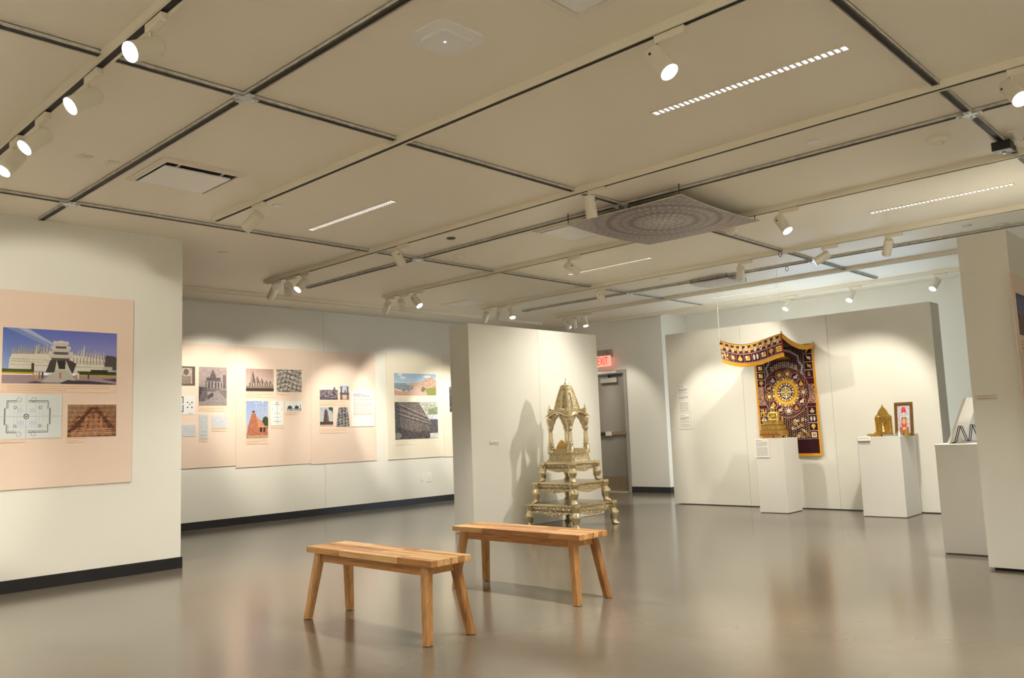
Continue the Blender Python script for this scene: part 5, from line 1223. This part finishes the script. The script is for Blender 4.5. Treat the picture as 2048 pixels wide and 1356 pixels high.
# ------------------------------------------------------------------ third plinth: slanted white stand and wire book cradle
z3 = P3[4]
t = thing('slanted_reading_stand', 'white slanted reading stand on the plinth behind the right foreground partition', 'stand', (-2.02, 7.66, z3))
fa, fb_ = on('y', 7.50, 1894, 886), on('y', 7.50, 1927.5, 795)
ba = (fa[0], 7.86, z3); bb_ = (fb_[0], 7.86, fb_[2]); tk = 0.014
part(MB().hexa([(fa[0], 7.50, z3), (fa[0]+tk*1.4, 7.50, z3), (fa[0]+tk*1.4, 7.86, z3), (fa[0], 7.86, z3)], [(fb_[0], 7.50, fb_[2]), (fb_[0]+tk*1.4, 7.50, fb_[2]), (fb_[0]+tk*1.4, 7.86, fb_[2]), (fb_[0], 7.86, fb_[2])]), 'slanted_board', M_PLINTH, t)
part(MB().bbox(-1.99, -1.82, 7.62, 7.86, z3, z3+0.115, 0.004), 'support_block', M_PLINTH, t)
part(MB().box(fa[0]+0.02, -1.82, 7.84, 7.86, z3, z3+0.02), 'base_rail', M_PLINTH, t)
def cradle(px, label):
    a = [on('y', 7.50, *p) for p in px]
    t = thing('wire_book_cradle', label, 'book stand', (a[0][0], 7.5, z3), 'black wire book cradles')
    zz = lambda q: max(q[2], z3+0.004)
    for dy in (0.0, 0.016):
        part(MB().tube([(q[0]+dy*0.6, 7.50+dy, zz(q)) for q in a], 0.0035, 6), 'bent_wire', M_BLACK, t)
    part(MB().tube([(a[0][0], 7.50, zz(a[0])), (a[0][0]+0.01, 7.516, zz(a[0]))], 0.0035, 6), 'cross_wire', M_BLACK, t)
cradle([(1904, 886), (1909.5, 884), (1917, 852.5), (1920.5, 853), (1932, 880), (1936.5, 882)], 'black zigzag wire book cradle, the fully visible one')
cradle([(1937.5, 881), (1941.5, 849), (1945, 850), (1952, 868), (1958, 880)], 'black zigzag wire book cradle, half hidden by the partition edge')

# ------------------------------------------------------------------ silver tiered shrine before the centre partition
TX, TYY = -6.384, 7.644
t = thing('tiered_silver_shrine', 'tall silvery embossed shrine with a spire on three tiered stools', 'shrine', (TX, TYY, 0))
OCT = [(1, 0, 0), (-1, 0, 0), (0, 1, 0), (0, -1, 0), (0, 0, 1), (0, 0, -1)]
OCTF = [(0, 2, 4), (2, 1, 4), (1, 3, 4), (3, 0, 4), (2, 0, 5), (1, 2, 5), (3, 1, 5), (0, 3, 5)]
def bead_row(mb, a, b, n, r):
    a = np.array(a); b = np.array(b)
    for i in range(n):
        c = a+(b-a)*(i+0.5)/n; mb.add([(c[0]+r*o[0], c[1]+r*o[1], c[2]+r*o[2]) for o in OCT], OCTF, True)
def stool(h, z0, z1):
    """square stool: slab, frieze, scalloped aprons, four cabriole legs with paw feet"""
    H = z1-z0
    st = part(MB().bbox(TX-h, TX+h, TYY-h, TYY+h, z1-0.016, z1-0.001, 0.004), 'stool_top', M_TEMPLETOP, t, 'dark tarnished stool top')
    ed = MB()
    for s in (-1, 1):
        ed.box(TX-h-0.004, TX+h+0.004, TYY+s*h-0.006, TYY+s*h+0.006, z1-0.022, z1).box(TX+s*h-0.006, TX+s*h+0.006, TYY-h, TYY+h, z1-0.022, z1)
    part(ed, 'edge_moulding', M_TEMPLE2, st)
    bd = MB(); nb = max(14, int(h*62))
    for s in (-1, 1):
        bead_row(bd, (TX-h, TYY+s*(h+0.005), z1-0.026), (TX+h, TYY+s*(h+0.005), z1-0.026), nb, 0.0075); bead_row(bd, (TX+s*(h+0.005), TYY-h, z1-0.026), (TX+s*(h+0.005), TYY+h, z1-0.026), nb, 0.0075)
    b_ = part(bd, 'bead_edge', M_TEMPLE2, st); b_['kind'] = 'stuff'
    g = h-0.014; fz = z1-0.03; fb = z1-0.03-H*0.20
    ap = fb-H*0.19
    for side in range(4):
        pts = []
        n = 16
        for i in range(n+1):
            q = i/n; s = -1+2*q
            dip = 0.5+0.5*math.cos(s*math.pi)
            pts.append((s*(g-0.02), fb-(fb-ap)*(0.25+0.75*dip**0.8)))
        poly = [(g-0.02, fz), (-(g-0.02), fz)]+pts
        mb = MB()
        if side < 2:
            sg = (-1, 1)[side]; mb.prism([(TX+a, c) for a, c in poly], 'y', TYY+sg*g-0.010, TYY+sg*g+0.006)
        else:
            sg = (-1, 1)[side-2]; mb.prism([(TYY+a, c) for a, c in poly], 'x', TX+sg*g-0.010, TX+sg*g+0.006)
        apn = part(mb, 'apron', M_TEMPLE, t)
        rl = MB()
        for zz in (fb+0.004, fb+0.016):
            if side < 2: rl.box(TX-g, TX+g, TYY+sg*(g+0.006)-0.004, TYY+sg*(g+0.006)+0.006, zz-0.003, zz+0.003)
            else: rl.box(TX+sg*(g+0.006)-0.004, TX+sg*(g+0.006)+0.006, TYY-g, TYY+g, zz-0.003, zz+0.003)
        part(rl, 'moulding', M_TEMPLE2, apn)
    for sx_ in (-1, 1):
        for sy_ in (-1, 1):
            def c(o, z): return (TX+sx_*(h+o), TYY+sy_*(h+o), z)
            prof = [(c(0.0, z1-0.034), 0.040), (c(0.0, fb+0.012), 0.036), (c(-0.002, fb), 0.030), (c(0.004, fb-H*0.06), 0.036), (c(0.012, fb-H*0.16), 0.043), (c(0.010, fb-H*0.28), 0.040),
                    (c(0.004, fb-H*0.42), 0.031), (c(0.008, z0+H*0.14), 0.024), (c(0.016, z0+H*0.07), 0.034), (c(0.024, z0+H*0.025), 0.036), (c(0.024, z0), 0.030)]
            lg = part(MB().rings([(c_, r_*1.3) for c_, r_ in prof], 12), 'leg', M_TEMPLE2, t)
            o = np.array(c(0.046, 0)); toe = MB()
            for dv in (-0.018, 0, 0.018): toe.ball((TX+sx_*(h+0.040)+dv*sx_, TYY+sy_*(h+0.040)-dv*sy_, z0+0.012), 0.012, 6)
            part(toe, 'paw', M_TEMPLE2, lg)
            part(MB().ball(c(0.036, fb-H*0.17), 0.016, 8), 'knee_boss', M_TEMPLE2, lg)
            part(MB().bbox(TX+sx_*h-0.040, TX+sx_*h+0.040, TYY+sy_*h-0.040, TYY+sy_*h+0.040, z1-0.034, z1, 0.006), 'corner_block', M_TEMPLE2, lg)
stool(0.345, 0.0, 0.274)
stool(0.283, 0.275, 0.522)
stool(0.220, 0.523, 0.748)
part(MB().rings([((TX, TYY, 0.748), 0.192), ((TX, TYY, 0.768), 0.185), ((TX, TYY, 0.785), 0.170), ((TX, TYY, 0.84), 0.166), ((TX, TYY, 0.845), 0.178), ((TX, TYY, 0.858), 0.178)], square=True), 'pedestal', M_TEMPLE, t)
PB = 0.148
rail = MB()
for s in (-1, 1):
    rail.box(TX-PB, TX+PB, TYY+s*PB-0.008, TYY+s*PB+0.008, 0.858, 0.90).box(TX+s*PB-0.008, TX+s*PB+0.008, TYY-PB, TYY+PB, 0.858, 0.90)
part(rail, 'low_railing', M_TEMPLE, t)
part(MB().bbox(TX-PB, TX+PB, TYY-PB, TYY+PB, 0.858, 0.866, 0.002), 'sanctum_floor', M_TEMPLETOP, t)
part(MB().prism([(TYY+a, c) for a, c in ((-0.095, 0.866), (0.095, 0.866), (0.09, 0.92), (0.05, 0.97), (0.0, 1.005), (-0.05, 0.97), (-0.09, 0.92))], 'x', TX-0.115, TX-0.10), 'throne_back', M_GOLD2, t, 'bronze curved throne back')
for sx_ in (-1, 1):
    for sy_ in (-1, 1):
        cx_, cy_ = TX+sx_*PB, TYY+sy_*PB
        prof = [(0.858, .026), (0.93, .026), (0.935, .018), (0.945, .024), (0.962, .024), (0.972, .015), (0.985, .022), (1.0, .017), (1.015, .019), (1.04, .015), (1.07, .017), (1.10, .015), (1.12, .018), (1.128, .023), (1.145, .023), (1.155, .015), (1.17, .02), (1.20, .026), (1.26, .03)]
        col = part(MB().rings([((cx_, cy_, z), r*1.6) for z, r in prof], 12), 'pillar', M_TEMPLE2, t)
        for ax_ in (0, 1):
            pl = [(0, 1.11), (0.028, 1.13), (0.036, 1.17), (0.058, 1.20), (0.070, 1.235), (0.100, 1.262), (0.125, 1.30), (0, 1.30)]
            s_ = -(sx_ if ax_ == 0 else sy_); base_ = cx_ if ax_ == 0 else cy_
            pp = [(base_+s_*(a+0.01), z) for a, z in pl]
            other = cy_ if ax_ == 0 else cx_
            part(MB().prism(pp, 'y' if ax_ == 0 else 'x', other-0.012, other+0.012), 'bracket', M_TEMPLE, col)
# cornice with bowed eaves on four sides
EH = 0.155
for side in range(4):
    n = 18
    def bow(s): return 0.5+0.5*math.cos(s*math.pi)
    lower, upper = [], []
    for i in range(n+1):
        s = -1+2*i/n; lower.append((s*EH, 1.262+0.055*bow(s))); upper.append((s*EH, 1.352+0.022*bow(s)))
    poly = lower+upper[::-1]
    sg = (-1, 1)[side % 2]; mb = MB()
    if side < 2: mb.prism([(TX+a, c) for a, c in poly], 'y', TYY+sg*EH-0.012, TYY+sg*EH+0.004)
    else: mb.prism([(TYY+a, c) for a, c in poly], 'x', TX+sg*EH-0.012, TX+sg*EH+0.004)
    cr = part(mb, 'cornice', M_TEMPLE, t)
    ev = MB(); vs = []
    for i in range(n+1):
        s = -1+2*i/n; a = s*(EH+0.03); z = 1.285+0.045*bow(s)
        for off, dz in ((0.0, 0.02), (0.040, -0.004), (0.040, -0.012), (0.0, 0.008)):
            if side < 2: vs.append((TX+a, TYY+sg*(EH+off), z+dz))
            else: vs.append((TX+sg*(EH+off), TYY+a, z+dz))
    fs = [(4*i+k_, 4*i+(k_+1) % 4, 4*i+4+(k_+1) % 4, 4*i+4+k_) for i in range(n) for k_ in range(4)]+[(0, 1, 2, 3), (4*n+3, 4*n+2, 4*n+1, 4*n)]
    part(ev.add(vs, fs), 'bowed_eave', M_TEMPLE2, cr)
    bd = MB()
    for i in range(n):
        s = -1+2*(i+0.5)/n; z = 1.352+0.022*bow(s)
        c = (TX+s*EH*0.95, TYY+sg*(EH+0.002), z) if side < 2 else (TX+sg*(EH+0.002), TYY+s*EH*0.95, z)
        bd.add([(c[0]+0.008*o[0], c[1]+0.008*o[1], c[2]+0.008*o[2]) for o in OCT], OCTF, True)
    b_ = part(bd, 'bead_crest', M_TEMPLE2, cr); b_['kind'] = 'stuff'
part(MB().box(TX-EH+0.004, TX+EH-0.004, TYY-EH+0.004, TYY+EH-0.004, 1.335, 1.35), 'roof_slab', M_TEMPLE, t)
for sx_ in (-1, 1):
    for sy_ in (-1, 1):
        x, y = TX+sx_*(EH-0.005), TYY+sy_*(EH-0.005)
        pn = part(MB().rings([((x, y, 1.27), 0.016), ((x, y, 1.375), 0.016), ((x, y, 1.378), 0.006)], square=True), 'corner_post', M_TEMPLE2, t)
        part(MB().rings([((x, y, 1.378), 0.004), ((x, y, 1.39), 0.010), ((x, y, 1.405), 0.003), ((x, y, 1.41), 0.007), ((x, y, 1.42), 0.002)], 8), 'finial', M_TEMPLE2, pn)
sp = [(1.35, .108), (1.372, .106), (1.40, .101), (1.45, .091), (1.50, .080), (1.55, .068), (1.60, .055), (1.64, .043), (1.648, .046), (1.656, .040)]
spire = part(MB().rings([((TX, TYY, z), r) for z, r in sp], square=True), 'spire', M_TEMPLE, t)
for sx_ in (-1, 1):
    for sy_ in (-1, 1): part(MB().tube([(TX+sx_*r, TYY+sy_*r, z) for z, r in sp[1:8]], 0.009, 6), 'corner_rib', M_TEMPLE2, spire)
for s in range(4):
    pl = [(-0.022, 1.37), (0.022, 1.37), (0.018, 1.55), (0.0, 1.62), (-0.018, 1.55)]
    def rad(z): return float(np.interp(z, [a for a, _ in sp], [b for _, b in sp]))+0.004
    vs = []
    for off in (-0.006, 0.006):
        for a, z in pl:
            r = rad(z)+off; sgn = (-1, 1)[s % 2]
            vs.append((TX+a, TYY+sgn*r, z) if s < 2 else (TX+sgn*r, TYY+a, z))
    part(MB().add(vs, [(0, 1, 2, 3, 4), (9, 8, 7, 6, 5)]+[(i, (i+1) % 5, 5+(i+1) % 5, 5+i) for i in range(5)]), 'spire_relief', M_TEMPLE, spire)
part(MB().rings([((TX, TYY, 1.655), 0.042), ((TX, TYY, 1.668), 0.036), ((TX, TYY, 1.69), 0.018), ((TX, TYY, 1.705), 0.006), ((TX, TYY, 1.712), 0.005), ((TX, TYY, 1.722), 0.012), ((TX, TYY, 1.732), 0.004), ((TX, TYY, 1.742), 0.001)], 14), 'crown_finial', mat('bright_silver', (0.9, 0.87, 0.8, 1), 0.15, metal=1.0, vary=0.02), t, 'bright silver cone finial')

# ------------------------------------------------------------------ two wooden benches
def bench(cx, cy, label, chip=False):
    L, W, H, T = 1.213, 0.298, 0.443, 0.036
    t = thing('wooden_bench', label, 'bench', (cx, cy, 0), 'wooden gallery benches')
    rs = random.Random(int(cy*100)); gap = 0.009; sw = (W-gap)/6
    for row in range(6):
        y0 = cy-W/2+row*sw+(gap if row >= 3 else 0); x = cx-L/2
        while x < cx+L/2-0.02:
            l = rs.uniform(0.22, 0.46); x1 = min(x+l, cx+L/2)
            if cx+L/2-x1 < 0.12: x1 = cx+L/2
            dz = rs.uniform(-0.0006, 0.0006)
            part(MB().bbox(x+0.0003, x1-0.0003, y0+0.0003, y0+sw-0.0003, H-T, H+dz, 0.0015), 'stave', rs.choice(WOODS), t); x = x1
    for s in (-1, 1):
        part(MB().bbox(cx-L/2+0.10, cx+L/2-0.10, cy+s*(W/2-0.045)-0.011, cy+s*(W/2-0.045)+0.011, H-T-0.055, H-T, 0.002), 'apron_rail', WOODS[2], t)
        part(MB().bbox(cx+s*(L/2-0.085)-0.011, cx+s*(L/2-0.085)+0.011, cy-W/2+0.05, cy+W/2-0.05, H-T-0.05, H-T, 0.002), 'end_rail', WOODS[1], t)
        for q in (-1, 1):
            a, b = 0.031, 0.027; tx, ty = cx+s*(L/2-0.09), cy+q*(W/2-0.045); fx, fy_ = cx+s*0.578, cy+q*0.158
            cut = 0.010
            def octo(x, y, z, k_): return [(x-a*k_+cut, y-b*k_, z), (x+a*k_-cut, y-b*k_, z), (x+a*k_, y-b*k_+cut, z), (x+a*k_, y+b*k_-cut, z), (x+a*k_-cut, y+b*k_, z), (x-a*k_+cut, y+b*k_, z), (x-a*k_, y+b*k_-cut, z), (x-a*k_, y-b*k_+cut, z)]
            vs = octo(fx, fy_, 0.004, 0.86)+octo(tx, ty, H-T, 1.0)
            lg = part(MB().add(vs, [(i, (i+1) % 8, 8+(i+1) % 8, 8+i) for i in range(8)]+[tuple(range(8))[::-1], tuple(range(8, 16))]).xf(lambda p: p), 'leg', LEGWOODS[(q+1)//2+(1 if s > 0 else 0)], t)
            part(MB().cyl((fx, fy_, 0), (fx, fy_, 0.004), 0.012, n=10), 'foot_pad', M_BLACK, lg)
bench(-4.100, 3.132, 'wooden bench in front, nearer to the camera')
bench(-4.071, 4.361, 'wooden bench behind, closer to the silver shrine')
